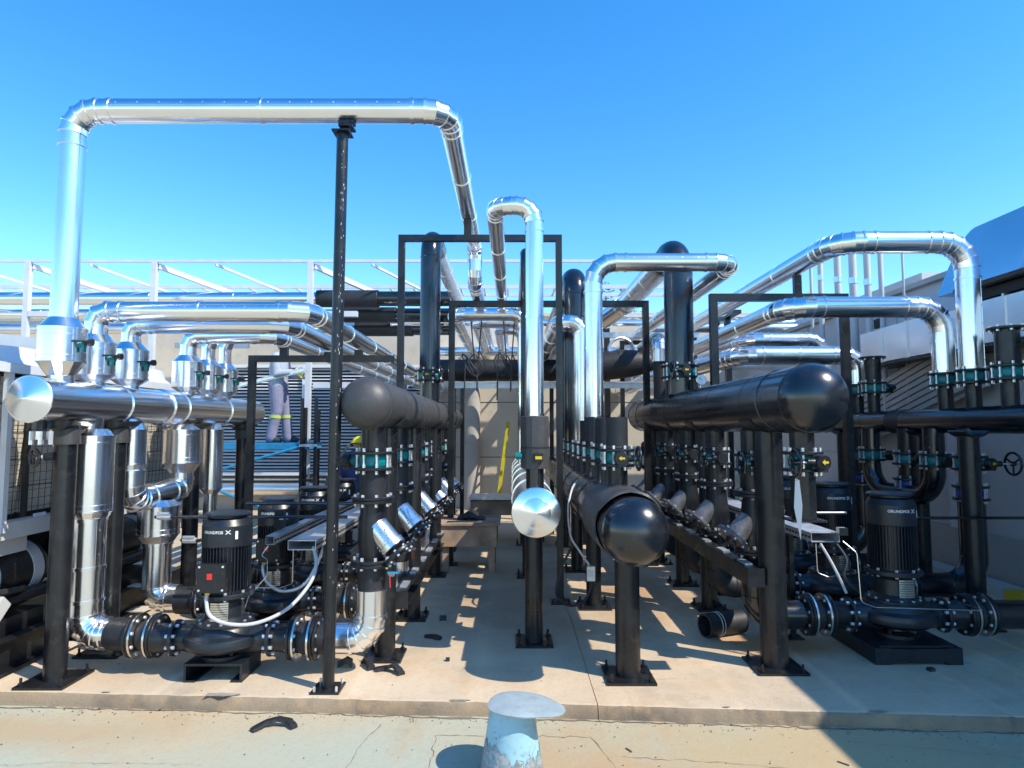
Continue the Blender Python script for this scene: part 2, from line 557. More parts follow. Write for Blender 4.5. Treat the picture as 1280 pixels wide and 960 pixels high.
# ---------------- clad pipe: sheet jackets, mitred elbow gores, bands, rivets
def clad_run(label, pts, r, rb=None, nseg=5, name='clad_pipe', mat='clad', n=36, jl=1.0, rivets=True, parent=None, group=None,
             cat='pipe', tail=None):
    rb = rb or r * 2.1
    root = parent or thing(name, label, cat, pts[0], group)
    path = bend(pts, rb, nseg)
    P, kind = [path[0][0]], []
    prev_arc = False
    for (a, arc), (b, _) in zip(path, path[1:]):
        L = (b - a).length
        m = 1 if arc else max(1, math.ceil(L / jl - 0.05))
        ts = [k / m for k in range(1, m + 1)]
        if not arc and L > .34 and len(path) > 2:
            e = min(.10, r * 1.1) / L
            if prev_arc:
                ts.insert(0, e)
            if (b - path[-1][0]).length > 1e-4:
                ts.insert(-1, 1 - e)
            ts = sorted(set(ts))
        prev_arc = arc
        for k in ts:
            P.append(a.lerp(b, k))
            kind.append('a' if arc else 's')
    rings, _ = path_rings(P, r, n)
    lip = min(0.008, r * .075)
    elbow = None
    rv = MB()
    for i, kd in enumerate(kind):
        A, B, ca, cb = rings[i], rings[i + 1], P[i], P[i + 1]
        L = (cb - ca).length
        if L < 1e-4:
            continue
        s1 = min(0.4, (0.022 if kd == 's' else .014) / L)
        rows = []
        g = 1 + lip / r
        for s, k in ((0, .985), (0, g), (s1, g), (s1, 1.0), (1.0, 1.0)):
            c = ca.lerp(cb, s)
            rows.append([c + (a.lerp(b, s) - c) * k for a, b in zip(A, B)])
        mb = MB()
        vs = [p for R in rows for p in R]
        fs = []
        for q in range(4):
            for k in range(n):
                k2 = (k + 1) % n
                fs.append((q * n + k, q * n + k2, (q + 1) * n + k2, (q + 1) * n + k))
        if i == 0:
            fs.append(tuple(reversed(range(n))))
        if i == len(kind) - 1:
            fs.append(tuple(range(4 * n, 5 * n)))
        mb.add(vs, fs)
        if kd == 'a':
            if elbow is None or i == 0 or kind[i - 1] != 'a':
                elbow = empty('elbow', root.location)
                elbow.parent = root
                elbow.location = (0, 0, 0)
                ORIGIN[elbow.name] = ORIGIN[root.name]
            mb.build('gore', mat, elbow, sharp=13)
        else:
            ob = mb.build('jacket', mat, root, sharp=13)
            if rivets and L > 0.25:
                vw = V((.55, -.8, .25)) if (cb - ca).normalized().z > .5 or abs((cb - ca).normalized().x) > .5 else V((.5, -.2, .85))
                kx = max(range(n), key=lambda q: (A[q] - ca).dot(vw))
                m = int(L / 0.13)
                ax = (cb - ca).normalized()
                for j in range(m):
                    s = (j + 0.5) / m
                    c = ca.lerp(cb, s)
                    q = A[kx].lerp(B[kx], s)
                    d = (q - c).normalized()
                    rv.rev([(0.0055, 0), (0.004, 0.004), (0, 0.005)], q - d * 0.0004, d, 6)
                ky = (kx + 1) % n
                q0, q1 = A[ky].lerp(B[ky], s1), B[ky]
                d = (q0 - ca.lerp(cb, s1)).normalized()
                rv.beam(q0 + d * .0005, q1 + d * .0005, 0.012, 0.0025, up=d)
    if rv.v:
        rv.build('rivet_seam', mat, root, stuff=True)
    return root


def black_run(label, pts, r, rb=None, name='black_pipe', mat='black', n=28, parent=None, group=None, cat='pipe', welds=True):
    rb = rb or r * 2.6
    root = parent or thing(name, label, cat, pts[0], group)
    path = [q for q, _ in bend(pts, rb, 9)]
    MB().sweep(path, r, n).build('pipe_wall', mat, root, sharp=40)
    if welds:
        w = MB()
        fl = bend(pts, rb, 9)
        for i, (q, arc) in enumerate(fl):
            prev = fl[i - 1][1] if i else False
            if i and i < len(fl) - 1 and arc != prev:
                d = (fl[i + 1][0] - fl[i][0]).normalized() if not arc else (fl[i][0] - fl[i - 1][0]).normalized()
                w.torus(q, d, r, 0.004, n, 6)
        if w.v:
            w.build('weld_bead', mat, root)
    return root


def bolts_ring(mb, c, axis, R, nb, rn, h, ph=0.0):
    c, d = V(c), V(axis).normalized()
    x, y = frame_of(d)
    for k in range(nb):
        a = 2 * PI * k / nb + ph
        p = c + (x * math.cos(a) + y * math.sin(a)) * R
        mb.cyl(p - d * h / 2, p + d * h / 2, rn, n=6)


def flange(parent, c, axis, R, t, mat='cast', nb=8, bore=None, name='flange', rn=None, h=None):
    c, d = V(c), V(axis).normalized()
    ch = min(0.004, t * .2)
    ob = MB().rev([(0, -t / 2), (R - ch, -t / 2), (R, -t / 2 + ch), (R, t / 2 - ch), (R - ch, t / 2), (0, t / 2)], c, d, 32).build(name, mat, parent, sharp=25)
    mb = MB()
    bolts_ring(mb, c, d, R * 0.82, nb, rn or R * 0.085, h or t * 2.6, PI / nb)
    mb.build('bolt', 'bolt', ob, stuff=True)
    return ob

# ------------------------------------------------------------------ kits
def kit_valve(r, gd=(0, -1, 0), wd=(1, 0, 0), wheel=True, shaft=0.16, wheelr=0.085, mat='teal', arrow=True, wax=None, nb=8):
    gd, wd = V(gd), V(wd)

    def build(root):
        hb = 0.035 + 0.08 * r
        t = 0.020
        R = r + 0.052
        for s in (-1, 1):
            flange(root, (0, 0, s * (hb + t / 2)), (0, 0, s), R, t, nb=nb, rn=0.010, h=t + 0.045)
        MB().rev([(0, -hb), (r + .008, -hb), (r + .018, -hb * .6), (r + .018, hb * .6), (r + .008, hb), (0, hb)], (0, 0, 0), (0, 0, 1), 28).build('valve_body', mat, root)
        st = MB()
        bolts_ring(st, (0, 0, 0), (0, 0, 1), R * 0.82, nb, 0.0075, 2 * hb + 2 * t, PI / nb)
        st.build('stud', 'bolt', root, stuff=True)
        if mat != 'blue':
            MB().cyl(gd * r, gd * (r + .075), 0.026, n=14).build('gear_neck', mat, root)
            c = gd * (r + .095)
            g = MB()
            g.rev([(0, -.028), (.042, -.028), (.047, -.022), (.047, .022), (.042, .028), (0, .028)], c, gd, 18)
            g.cyl(c, c + wd * .085, .024, n=12)
            g.box(c + V((0, 0, -.03)), (.05, .05, .05))
            gb = g.build('gearbox', 'cast', root)
            if arrow:
                a = c + gd * .0285
                sx = gd.cross(V((0, 0, 1)))
                pts = [a + sx * u + V((0, 0, w)) for u, w in ((-.02, -.005), (.003, -.005), (.003, -.014), (.021, .002), (.003, .017), (.003, .008), (-.02, .008))]
                k = len(pts)
                mb = MB().add(pts + [p + gd * .006 for p in pts], [tuple(reversed(range(k))), tuple(range(k, 2 * k))] + [(i, (i + 1) % k, k + (i + 1) % k, k + i) for i in range(k)])
                mb.build('position_arrow', 'yellow', gb, smooth=False)
            if wheel:
                e = c + wd * (.085 + shaft)
                MB().cyl(c + wd * .08, e, .0065, n=8).build('wheel_shaft', 'bolt', root)
                ax = V(wax) if wax else wd
                h = MB().torus(e, ax, wheelr, .0095, 28, 8)
                h.cyl(e - ax * .016, e + ax * .016, .02, n=12)
                x, y = frame_of(ax)
                for q in range(3):
                    an = q * 2 * PI / 3 + .5
                    h.cyl(e, e + (x * math.cos(an) + y * math.sin(an)) * wheelr, .0075, n=6)
                h.build('handwheel', 'black', root)
    return build


def kit_strainer(r, bd, silver, H=0.37):
    bd = V(bd).normalized()

    def build(root):
        t = 0.022
        R = r + .055
        flange(root, (0, 0, t / 2), (0, 0, 1), R, t, rn=.011, h=t + .04)
        flange(root, (0, 0, H - t / 2), (0, 0, 1), R, t, rn=.011, h=t + .04)
        MB().rev([(0, t), (r, t), (r * 1.02, t + .03), (r * 1.18, H * .35), (r * 1.15, H * .55), (r, H * .8), (r, H - t), (0, H - t)], (0, 0, 0), (0, 0, 1), 28).build('strainer_body', 'cast', root, sharp=45)
        o = V((0, 0, H * .62))
        L0, L1 = r * .75, r * .75 + .165
        MB().cyl(o, o + bd * L1, r * .90, n=24).build('strainer_branch', 'cast' if silver else 'castgrey', root)
        if silver:
            a = o + bd * L0
            j = MB().rev([(r * .5, -.03), (r * .99, -.03), (r * 1.03, -.026), (r * 1.03, -.018), (r * .99, -.014), (r * .99, .12), (r * 1.08, .125), (r * 1.08, .16), (r * .99, .163), (0, .163)], a, bd, 32)
            j.build('branch_jacket', 'clad_old', root, sharp=20)
            rp = MB()
            x, y = frame_of(bd)
            for an in (2.2, 2.6, 3.6, 4.4):
                for q in range(7):
                    p = a + bd * (.02 + .015 * q + .006 * math.sin(q * 5 + an)) + (x * math.cos(an + .06 * q) + y * math.sin(an + .06 * q)) * r * .992
                    rp.ball(p, .0055, 6, 4)
            rp.build('wire_tie', 'steel', root, stuff=True)
        e = o + bd * (L1 + (.045 if silver else .008))
        flange(root, e, bd, r + (.026 if silver else .048), .024, nb=8, name='cover_flange', rn=.009, h=.045, mat='cast' if silver else 'castgrey')
        MB().ball(e + bd * .012, r * .5, 14, 8).build('drain_boss', 'cast', root)
    return build


def kit_joint(r, L=0.125):
    """rubber expansion joint along +x, centred"""
    def build(root):
        R = r + .052
        for s in (-1, 1):
            flange(root, (s * L / 2, 0, 0), (s, 0, 0), R, .018, nb=8, rn=.011, h=.055, mat='cast')
            MB().rev([(R * .7, -.006), (R + .006, -.006), (R + .006, .006), (R * .7, .006)], (s * (L / 2 - .016), 0, 0), (1, 0, 0), 32).build('retaining_ring', 'steel', root)
            flange(root, (s * (L / 2 + .021), 0, 0), (s, 0, 0), R, .018, nb=8, rn=.011, h=.03, name='mating_flange')
        MB().rev([(0, -L / 2), (r, -L / 2), (r * 1.05, -L * .3), (r * 1.26, 0), (r * 1.05, L * .3), (r, L / 2), (0, L / 2)], (0, 0, 0), (1, 0, 0), 28).build('rubber_bellows', 'foam', root, sharp=60)
    return build


def text_mesh(s, size, name, mat, parent, place, ext=0.001, sx=1.0):
    cu = bpy.data.curves.new('lettering', 'FONT')
    cu.body = s
    cu.size = size
    cu.align_x = 'CENTER'
    cu.align_y = 'CENTER'
    cu.resolution_u = 3
    cu.offset = size * .022
    tmp = bpy.data.objects.new('lettering', cu)
    COL.objects.link(tmp)
    dg = bpy.context.evaluated_depsgraph_get()
    me0 = tmp.evaluated_get(dg).to_mesh()
    mb = MB()
    mb.add([place(v.co.x * sx, v.co.y) for v in me0.vertices], [tuple(p.vertices) for p in me0.polygons])
    tmp.evaluated_get(dg).to_mesh_clear()
    bpy.data.objects.remove(tmp)
    bpy.data.curves.remove(cu)
    return mb.build(name, mat, parent, smooth=False)


def kit_pump(za, s, tbox, logo_az=-PI / 2, skid=False):
    def build(root):
        q = lambda v: v * s
        if not skid:
            b = MB()
            b.box((0, 0, .105), (.36, .30, .014))
            for e in (-1, 1):
                b.box((e * .173, 0, .05), (.014, .30, .096))
                b.box((e * .145, 0, .006), (.07, .30, .012))
            b.box((0, .143, .05), (.33, .012, .096))
            b.build('base_channel', 'pump', root, smooth=False)
        else:
            b = MB()
            for e in (-1, 1):
                b.box((e * .22, 0.04, .05), (.10, .56, .10))
            b.box((0, -.2, .055), (.36, .08, .08))
            b.box((0, .26, .055), (.36, .08, .08))
            b.box((0, 0.03, .104), (.46, .50, .012))
            b.build('base_skid', 'pump', root, smooth=False)
        v = MB()
        v.rev([(0, .112), (.13, .112), (.13, .135), (.075, .15), (.07, .17), (.12, za - .06), (.20, za - .045), (.236, za - .02), (.243, za + .01), (.232, za + .038), (.20, za + .055),
               (.188, za + .09), (.176, za + .1), (.0, za + .1)], (0, 0, 0), (0, 0, 1), 40)
        for e in (-1, 1):
            v.cyl((e * .12, 0, za), (e * .30, 0, za), .10, .074, 24)
        for k in range(4):
            a = k * PI / 2 + PI / 4
            v.beam((math.cos(a) * .05, math.sin(a) * .05, .15), (math.cos(a) * .12, math.sin(a) * .12, .14), .02, .06)
        v.build('volute_casing', 'pump', root, sharp=35)
        for e in (-1, 1):
            flange(root, (e * .305, 0, za), (e, 0, 0), .112, .022, nb=8, rn=.011, h=.06, name='pump_flange', mat='pump')
            MB().cyl((e * .318, 0, za), (e * .435, 0, za), .08, .095, 24).build('reducer', 'cast', root)
        flange(root, (0, 0, za + .108), (0, 0, 1), .18, .016, nb=12, rn=.010, h=.03, name='casing_cover', mat='pump')
        z0 = za + .116
        z1 = za + .27
        MB().rev([(0, z0), (.15, z0), (.12, z0 + .03), (.115, z1 - .03), (.15, z1), (0, z1)], (0, 0, 0), (0, 0, 1), 32).build('lantern', 'pump', root)
        g = MB()
        for k in range(8):
            zz = z0 + .022 + k * (z1 - z0 - .04) / 8
            for a0 in (-PI / 2,):
                vs, fs = [], []
                for j in range(7):
                    an = a0 - .42 + .84 * j / 6 + .12
                    for rr in (.128, .132):
                        for dz in (0, (z1 - z0 - .04) / 8 - .003):
                            vs.append((math.cos(an) * rr, math.sin(an) * rr, zz + dz))
                for j in range(6):
                    o = j * 4
                    fs += [(o + 2, o + 6, o + 7, o + 3), (o + 3, o + 7, o + 5, o + 1), (o, o + 4, o + 6, o + 2), (o + 1, o + 5, o + 4, o)]
                g.add(vs, fs)
        g.build('coupling_guard', 'steel', root)
        z2 = z1 + .03
        flange(root, (0, 0, z1 + .015), (0, 0, 1), .175 * s, .03, nb=8, rn=.010, h=.055, name='motor_flange', mat='pump')
        z3 = z2 + .30
        rm = .128 * s
        MB().cyl((0, 0, z2), (0, 0, z3), rm, n=36).build('motor_body', 'pump', root)
        fn = MB()
        for k in range(44):
            a = 2 * PI * k / 44
            d = V((math.cos(a), math.sin(a), 0))
            fn.beam(d * (rm + .008) + V((0, 0, z2 + .015)), d * (rm + .008) + V((0, 0, z3)), .0045, .026, up=d)
        fn.build('cooling_fin', 'pump', root, stuff=True)
        rc = .152 * s
        z4 = z3 + .17
        c = MB().rev([(0, z3 - .012), (rc - .004, z3 - .012), (rc, z3 - .006), (rc, z4 - .05), (rc - .02, z4 - .012), (rc - .05, z4), (0, z4)], (0, 0, 0), (0, 0, 1), 40)
        fc = c.build('fan_cover', 'pump', root, sharp=24)
        MB().rev([(0, z4 + .012), (rc * .92, z4 + .012), (rc * .98, z4 + .016), (rc * .9, z4 + .026), (0, z4 + .03)], (0, 0, 0), (0, 0, 1), 12).build('rain_cap', 'pump', root)
        MB().rev([(rc * .8, z4 - .002), (rc * .8, z4 + .013)], (0, 0, 0), (0, 0, 1), 12).build('cap_stay', 'cast', root)

        def wrap(x, y, a0=logo_az, zz=z3 + .085):
            a = a0 + x / rc
            return V((math.cos(a) * (rc + .0012), math.sin(a) * (rc + .0012), zz + y))
        text_mesh('GRUNDFOS', .0245, 'lettering', 'whiteprint', fc, lambda x, y: wrap(x - .030, y), sx=1.02)
        lg = MB()
        for (u0, w0, u1, w1) in ((.052, -.011, .078, .013), (.052, .013, .063, .003), (.069, -.002, .080, -.011)):
            vs = []
            dx = .0035
            for (u, w) in ((u0 - dx, w0), (u0 + dx, w0), (u1 + dx, w1), (u1 - dx, w1)):
                vs.append(wrap(u, w))
            lg.add(vs, [(0, 1, 2, 3)])
        lg.build('logo_mark', 'whiteprint', fc, smooth=False)
        lb = MB()
        lb.add([wrap(u, w) for u, w in ((.108, -.045), (.124, -.045), (.124, .005), (.108, .005))], [(0, 1, 2, 3)])
        lb.build('rating_label', 'paper', fc, smooth=False)
        if tbox:
            d = V(tbox).normalized()
            sd = V((-d.y, d.x, 0))
            zc = z2 + .125
            b = MB()
            R = Matrix((sd, d, V((0, 0, 1)))).transposed()
            b.box(d * (rm + .03) + V((0, 0, zc)), (.15, .08, .15), rot=R)
            b.box(d * (rm + .075) + V((0, 0, zc)), (.165, .055, .165), rot=R)
            b.box(d * (rm + .108) + V((0, 0, zc)), (.171, .012, .171), rot=R)
            tb = b.build('terminal_box', 'cast', root, smooth=False)
            MB().box(d * (rm + .116) + V((0, 0, zc + .012)) + sd * -.008, (.03, .004, .036), rot=R).build('red_plate', 'red', tb, smooth=False)
            MB().cyl(d * (rm + .07) + V((0, 0, zc - .107)) - sd * .035, d * (rm + .07) + V((0, 0, zc - .08)) - sd * .035, .016, n=8).build('cable_gland', 'yellow', tb)
            sb = MB()
            for u in (-.07, .07):
                for w in (-.07, .07):
                    sb.cyl(d * (rm + .113) + sd * u + V((0, 0, zc + w)), d * (rm + .119) + sd * u + V((0, 0, zc + w)), .007, n=6)
            sb.build('cover_screw', 'bolt', tb, stuff=True)
    return build


def kit_post(r, h, plate=0.30, saddle=None, pt=0.016):
    def build(root):
        MB().cyl((0, 0, pt), (0, 0, h), r, n=28).build('column', 'post', root)
        MB().box((0, 0, pt / 2), (plate, plate, pt)).build('base_plate', 'post', root, smooth=False)
        a = MB()
        for x in (-1, 1):
            for y in (-1, 1):
                p = V((x, y, 0)) * plate * .4
                a.cyl(p + V((0, 0, pt)), p + V((0, 0, pt + .014)), .016, n=6)
                a.cyl(p + V((0, 0, pt)), p + V((0, 0, pt + .045)), .008, n=8)
        a.build('anchor_bolt', 'post', root, stuff=True)
        if saddle and r < .0645:
            MB().rev([(r * .9, 0), (r * 1.22, .002), (r * 1.22, .15), (r * .9, .152)], (0, 0, h - .105), (0, 0, 1), 28).build('foam_collar', 'foam_grey', root)
        if saddle:
            s = MB()
            vs, fs = [], []
            n = 9
            for j in range(n):
                an = -PI * .5 - .9 + 1.8 * j / (n - 1)
                for rr in (saddle + .002, saddle + .014):
                    for y in (-.10, .10):
                        vs.append((math.cos(an) * rr, y, h + saddle + math.sin(an) * rr))
            for j in range(n - 1):
                o = j * 4
                fs += [(o, o + 4, o + 5, o + 1), (o + 2, o + 3, o + 7, o + 6), (o, o + 2, o + 6, o + 4), (o + 1, o + 5, o + 7, o + 3)]
            fs += [(0, 1, 3, 2), ((n - 1) * 4, (n - 1) * 4 + 2, (n - 1) * 4 + 3, (n - 1) * 4 + 1)]
            s.add(vs, fs)
            s.build('saddle', 'post', root)
    return build


def post(x, y, r, h, label, plate=0.30, saddle=None, group='round support posts', z=0.0):
    return instance(('post', r, h, plate, saddle), kit_post(r, h, plate, saddle), 'support_post', (x, y, z), 0, label, 'post', group)


def jacket_drum(label, x, y, z0, zc0, zd0, zd1, zc1, rn, rd, rp, top, valve=True, group='insulated valve jackets on the silver header', parent=None, base_r=None):
    """clad valve box: neck, lower cone, drum, upper cone (the pipe above is its own run)"""
    root = parent or thing('valve_jacket', label, 'valve jacket', (x, y, z0), group)
    b = base_r or rn
    MB().cyl((x, y, z0), (x, y, zc0), b, n=36).build('neck_sheet', 'clad', root, sharp=13)
    MB().rev([(rn, 0), (rd, zd0 - zc0)], (x, y, zc0), (0, 0, 1), 14).build('lower_cone', 'clad', root, sharp=10)
    d = zd1 - zd0
    MB().rev([(rd * .8, 0), (rd + .004, 0), (rd + .004, .012), (rd, .013), (rd, .035), (rd + .003, .036), (rd + .003, .042), (rd, .043), (rd, d - .05), (rd + .003, d - .049), (rd + .003, d - .043), (rd, d - .042),
              (rd, d - .013), (rd + .004, d - .012), (rd + .004, d), (rd * .8, d)], (x, y, zd0), (0, 0, 1), 40).build('drum_sheet', 'clad', root, sharp=13)
    MB().rev([(rd, 0), (rp + .004, zc1 - zd1), (rp + .004, zc1 - zd1 + .012)], (x, y, zd1), (0, 0, 1), 36).build('upper_cone', 'clad', root, sharp=13)
    s = MB()
    for an in (-.5, -1.2):
        s.beam((x + math.cos(an) * (rd + .001), y + math.sin(an) * (rd + .001), zd0 + .01), (x + math.cos(an) * (rd + .001), y + math.sin(an) * (rd + .001), zd1 - .01), .012, .003, up=(math.cos(an), math.sin(an), 0))
    s.build('lap_seam', 'clad', root)
    if valve:
        zm = (zd0 + zd1) / 2
        st = MB().cyl((x + rd * .9, y - .03, zm), (x + rd + .035, y - .03, zm), .018, n=12)
        st.box((x + rd + .022, y - .03, zm - .022), (.02, .022, .045))
        sb = st.build('valve_stem', 'teal', root)
        g = MB().cyl((x + rd + .02, y - .03, zm + .012), (x + rd + .075, y - .045, zm + .014), .014, n=10)
        g.cyl((x + rd + .065, y - .045, zm + .014), (x + rd + .088, y - .045, zm + .014), .022, n=12)
        g.beam((x + rd + .05, y - .05, zm + .02), (x + rd - .02, y - .075, zm + .02), .010, .010)
        g.build('valve_lever', 'cast', sb)
    return root


ORD = ['front', 'second', 'third', 'fourth', 'fifth', 'sixth', 'seventh', 'eighth', 'ninth']

# ------------------------------------------------------------------ setting
def structure(ob):
    ob['kind'] = 'structure'
    return ob


gnd = MB().box((0, 0, -.57), (600, 600, 1.0))
structure(gnd.build('yard_floor', 'floor', None, smooth=False))


def slab_piece(x0, x1, f0, f1, back, name):
    n = 220
    vs, fs = [], []
    w1 = w2 = 0.0
    for i in range(n + 1):
        x = x0 + (x1 - x0) * i / n
        w1 = w1 * .93 + random.uniform(-.004, .004)
        w2 = w2 * .6 + random.uniform(-.003, .003)
        nick = random.choice((0, 0, 0, 0, 0, 0, 0, .012, .022))
        yf = f0 + (f1 - f0) * i / n + w1 * .5
        for (y, z) in ((yf - .028 + w2 * 2, -.12), (yf - .018 + w2, -.08), (yf - .010 + w2 * .6, -.05 + w2), (yf + w2 * .4 + nick * .4, -.014 - nick * .6), (yf + .010 + nick, -.002 - nick * .25), (yf + .035, 0), (back, 0)):
            vs.append((x, y, z))
    for i in range(n):
        for k in range(6):
            a = i * 7 + k
            fs.append((a, a + 7, a + 8, a + 1))
    mb = MB().add(vs, fs)
    me_f = mb.f
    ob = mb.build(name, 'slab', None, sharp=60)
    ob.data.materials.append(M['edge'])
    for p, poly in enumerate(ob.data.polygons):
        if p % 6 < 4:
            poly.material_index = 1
    ob['kind'] = 'structure'
    return ob


slab_piece(-9.0, .482, 4.235, 3.72, 13.2, 'concrete_pad')
slab_piece(.486, 5.2, 3.72, 3.41, 13.2, 'concrete_pad')

# broken patches on the pad edge
def chip(x, y, L, W, label):
    mb = MB()
    vs, fs = [(0, 0, .004)], []
    m = 18
    for k in range(m):
        a = 2 * PI * k / m
        q = random.uniform(.65, 1.05)
        vs.append((math.cos(a) * L * q, math.sin(a) * W * q, .0025))
    for k in range(m):
        fs.append((0, 1 + k, 1 + (k + 1) % m))
    mb.add(vs, fs)
    ob = mb.build('broken_concrete_patch', 'chip', None)
    ob.location = (x, y, .002)
    ob['kind'] = 'structure'


EDGE = lambda x: 3.746 - .055 * x if x < .484 else 3.752 - .0657 * x
for x, L, W in ((-1.70, .12, .03), (-.30, .07, .014), (-.02, .05, .012), (.12, .04, .01), (2.02, .06, .018), (-2.4, .03, .01), (1.2, .025, .008)):
    chip(x, EDGE(x) + .025, L, W, '')
def crack(pts, w, mat='dark', z=-.0675):
    P = [V((x, y, z)) for x, y in pts]
    Q = []
    for a, b in zip(P, P[1:]):
        m_ = max(2, int((b - a).length / .035))
        for k in range(m_):
            Q.append(a.lerp(b, k / m_) + V((random.gauss(0, .006), random.gauss(0, .006), 0)))
    Q.append(P[-1])
    vs, fs = [], []
    for i, q in enumerate(Q):
        d = (Q[min(i + 1, len(Q) - 1)] - Q[max(i - 1, 0)]).normalized()
        sd = V((-d.y, d.x, 0)) * w * .65 * random.uniform(.15, 1.0) / 2
        vs += [q - sd, q + sd]
    for i in range(len(Q) - 1):
        fs.append((2 * i, 2 * i + 2, 2 * i + 3, 2 * i + 1))
    mb = MB().add(vs, fs)
    mb.f = [tuple(reversed(f)) if (Q[1] - Q[0]).x < 0 else f for f in mb.f]
    ob = mb.build('floor_crack', 'crackline', None, smooth=False)
    ob['kind'] = 'structure'


crack([(-.72, 3.66), (-.78, 3.4), (-.80, 3.0)], .010)
crack([(-.40, 2.95), (-.40, 3.52), (.42, 3.50)], .007)
crack([(.42, 3.50), (.50, 3.2), (.56, 2.95)], .006)
crack([(.55, 3.30), (1.0, 3.24), (1.5, 3.16), (1.9, 3.10)], .006)
crack([(-3.2, 3.1), (-2.2, 3.25), (-1.5, 3.22)], .004)
crack([(1.72, 3.45), (2.2, 3.36), (2.9, 3.20)], .005)
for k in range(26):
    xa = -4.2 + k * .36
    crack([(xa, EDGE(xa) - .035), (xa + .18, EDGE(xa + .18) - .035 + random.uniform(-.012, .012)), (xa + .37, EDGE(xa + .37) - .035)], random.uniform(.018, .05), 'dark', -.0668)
for k in range(5):
    xa = random.uniform(-2.5, 2.5)
    crack([(xa, EDGE(xa) + .4 + k * .15), (xa + .3, EDGE(xa) + .42 + k * .15)], .003, 'dark', .0012)
# back wall (cream, long) and its coping
t = thing('parapet_wall', 'long cream rendered wall closing the plant yard behind the pipes', 'wall', (0, 13.4, 0))
MB().box((-3.0, 13.35, 1.9), (26, .30, 4.0)).build('wall_face', 'cream', t, smooth=False)
MB().box((-3.0, 13.33, 3.93), (26, .40, .07)).build('coping', 'cream', t, smooth=False)
t = thing('plinth_wall', 'grey rendered lower wall behind the louvres and the pale pipe', 'wall', (-4, 12.6, 0))
MB().box((-4.6, 12.75, .38), (5.8, .25, .90)).build('wall_face', 'greywall', t, smooth=False)
t = thing('column_wall', 'grey wall panel with sun stripes behind the work table', 'wall', (.6, 12.9, 0))
MB().box((.55, 13.05, 1.55), (4.4, .26, 3.3)).build('wall_face', 'cream', t, smooth=False)
jt = MB()
for zz in (1.0, 2.1):
    jt.box((.55, 12.918, zz), (4.4, .006, .012))
jt.build('wall_joint', 'dark', t, smooth=False)
for i, px in enumerate((-.80, .30, 1.75)):
    o = thing('downpipe', ['fat grey downpipe by the black post on the striped wall', 'grey downpipe behind the silver riser on the striped wall', 'pale downpipe below the dark domed pipe end'][i], 'downpipe', (px, 12.8, 0), 'downpipes on the back wall')
    MB().cyl((px, 12.72, 0), (px, 12.72, 3.1), .17 if i == 0 else .12, n=24).build('pipe_shaft', 'greywall', o)
    MB().torus((px, 12.72, 1.3), (0, 0, 1), .172 if i == 0 else .122, .012, 24).build('pipe_collar', 'greywall', o)

# louvred screen
def louvre_screen():
    t = thing('louvre_screen', 'wide dark louvred screen with pale slats behind the worker', 'louvre', (-3.9, 12.2, 0))
    x0, x1, z0, z1 = -6.3, -1.72, .74, 2.74
    MB().box(((x0 + x1) / 2, 12.45, (z0 + z1) / 2), (x1 - x0, .06, z1 - z0)).build('back_panel', 'dark', t, smooth=False)
    mb = MB()
    n = 32
    for i in range(n):
        z = z0 + (i + .5) * (z1 - z0) / n
        mb.box(((x0 + x1) / 2, 12.33, z), (x1 - x0, .050, .007), rot=Matrix.Rotation(.55, 3, 'X'))
    mb.build('slat', 'louvre', t, stuff=True, smooth=False)
    for x in (x0 - .03, -4.0, x1 + .03):
        MB().box((x, 12.33, (z0 + z1) / 2), (.06, .14, z1 - z0)).build('mullion', 'louvre', t, smooth=False)
    for z in (z0 - .03, z1 + .03):
        MB().box(((x0 + x1) / 2, 12.33, z), (x1 - x0 + .12, .14, .06)).build('rail', 'louvre', t, smooth=False)


louvre_screen()
# chiller housing behind the left header
t = thing('low_pale_pipe', 'pale lagged pipe running low along the grey plinth wall', 'pipe', (-4, 12.3, .3))
MB().cyl((-6.5, 12.4, .42), (-2.2, 12.4, .42), .13, n=24).build('pipe_wall', 'foil', t)
MB().box((-4.3, 12.42, .60), (4.0, .22, .03)).build('cover_strip', 'galv', t, smooth=False)

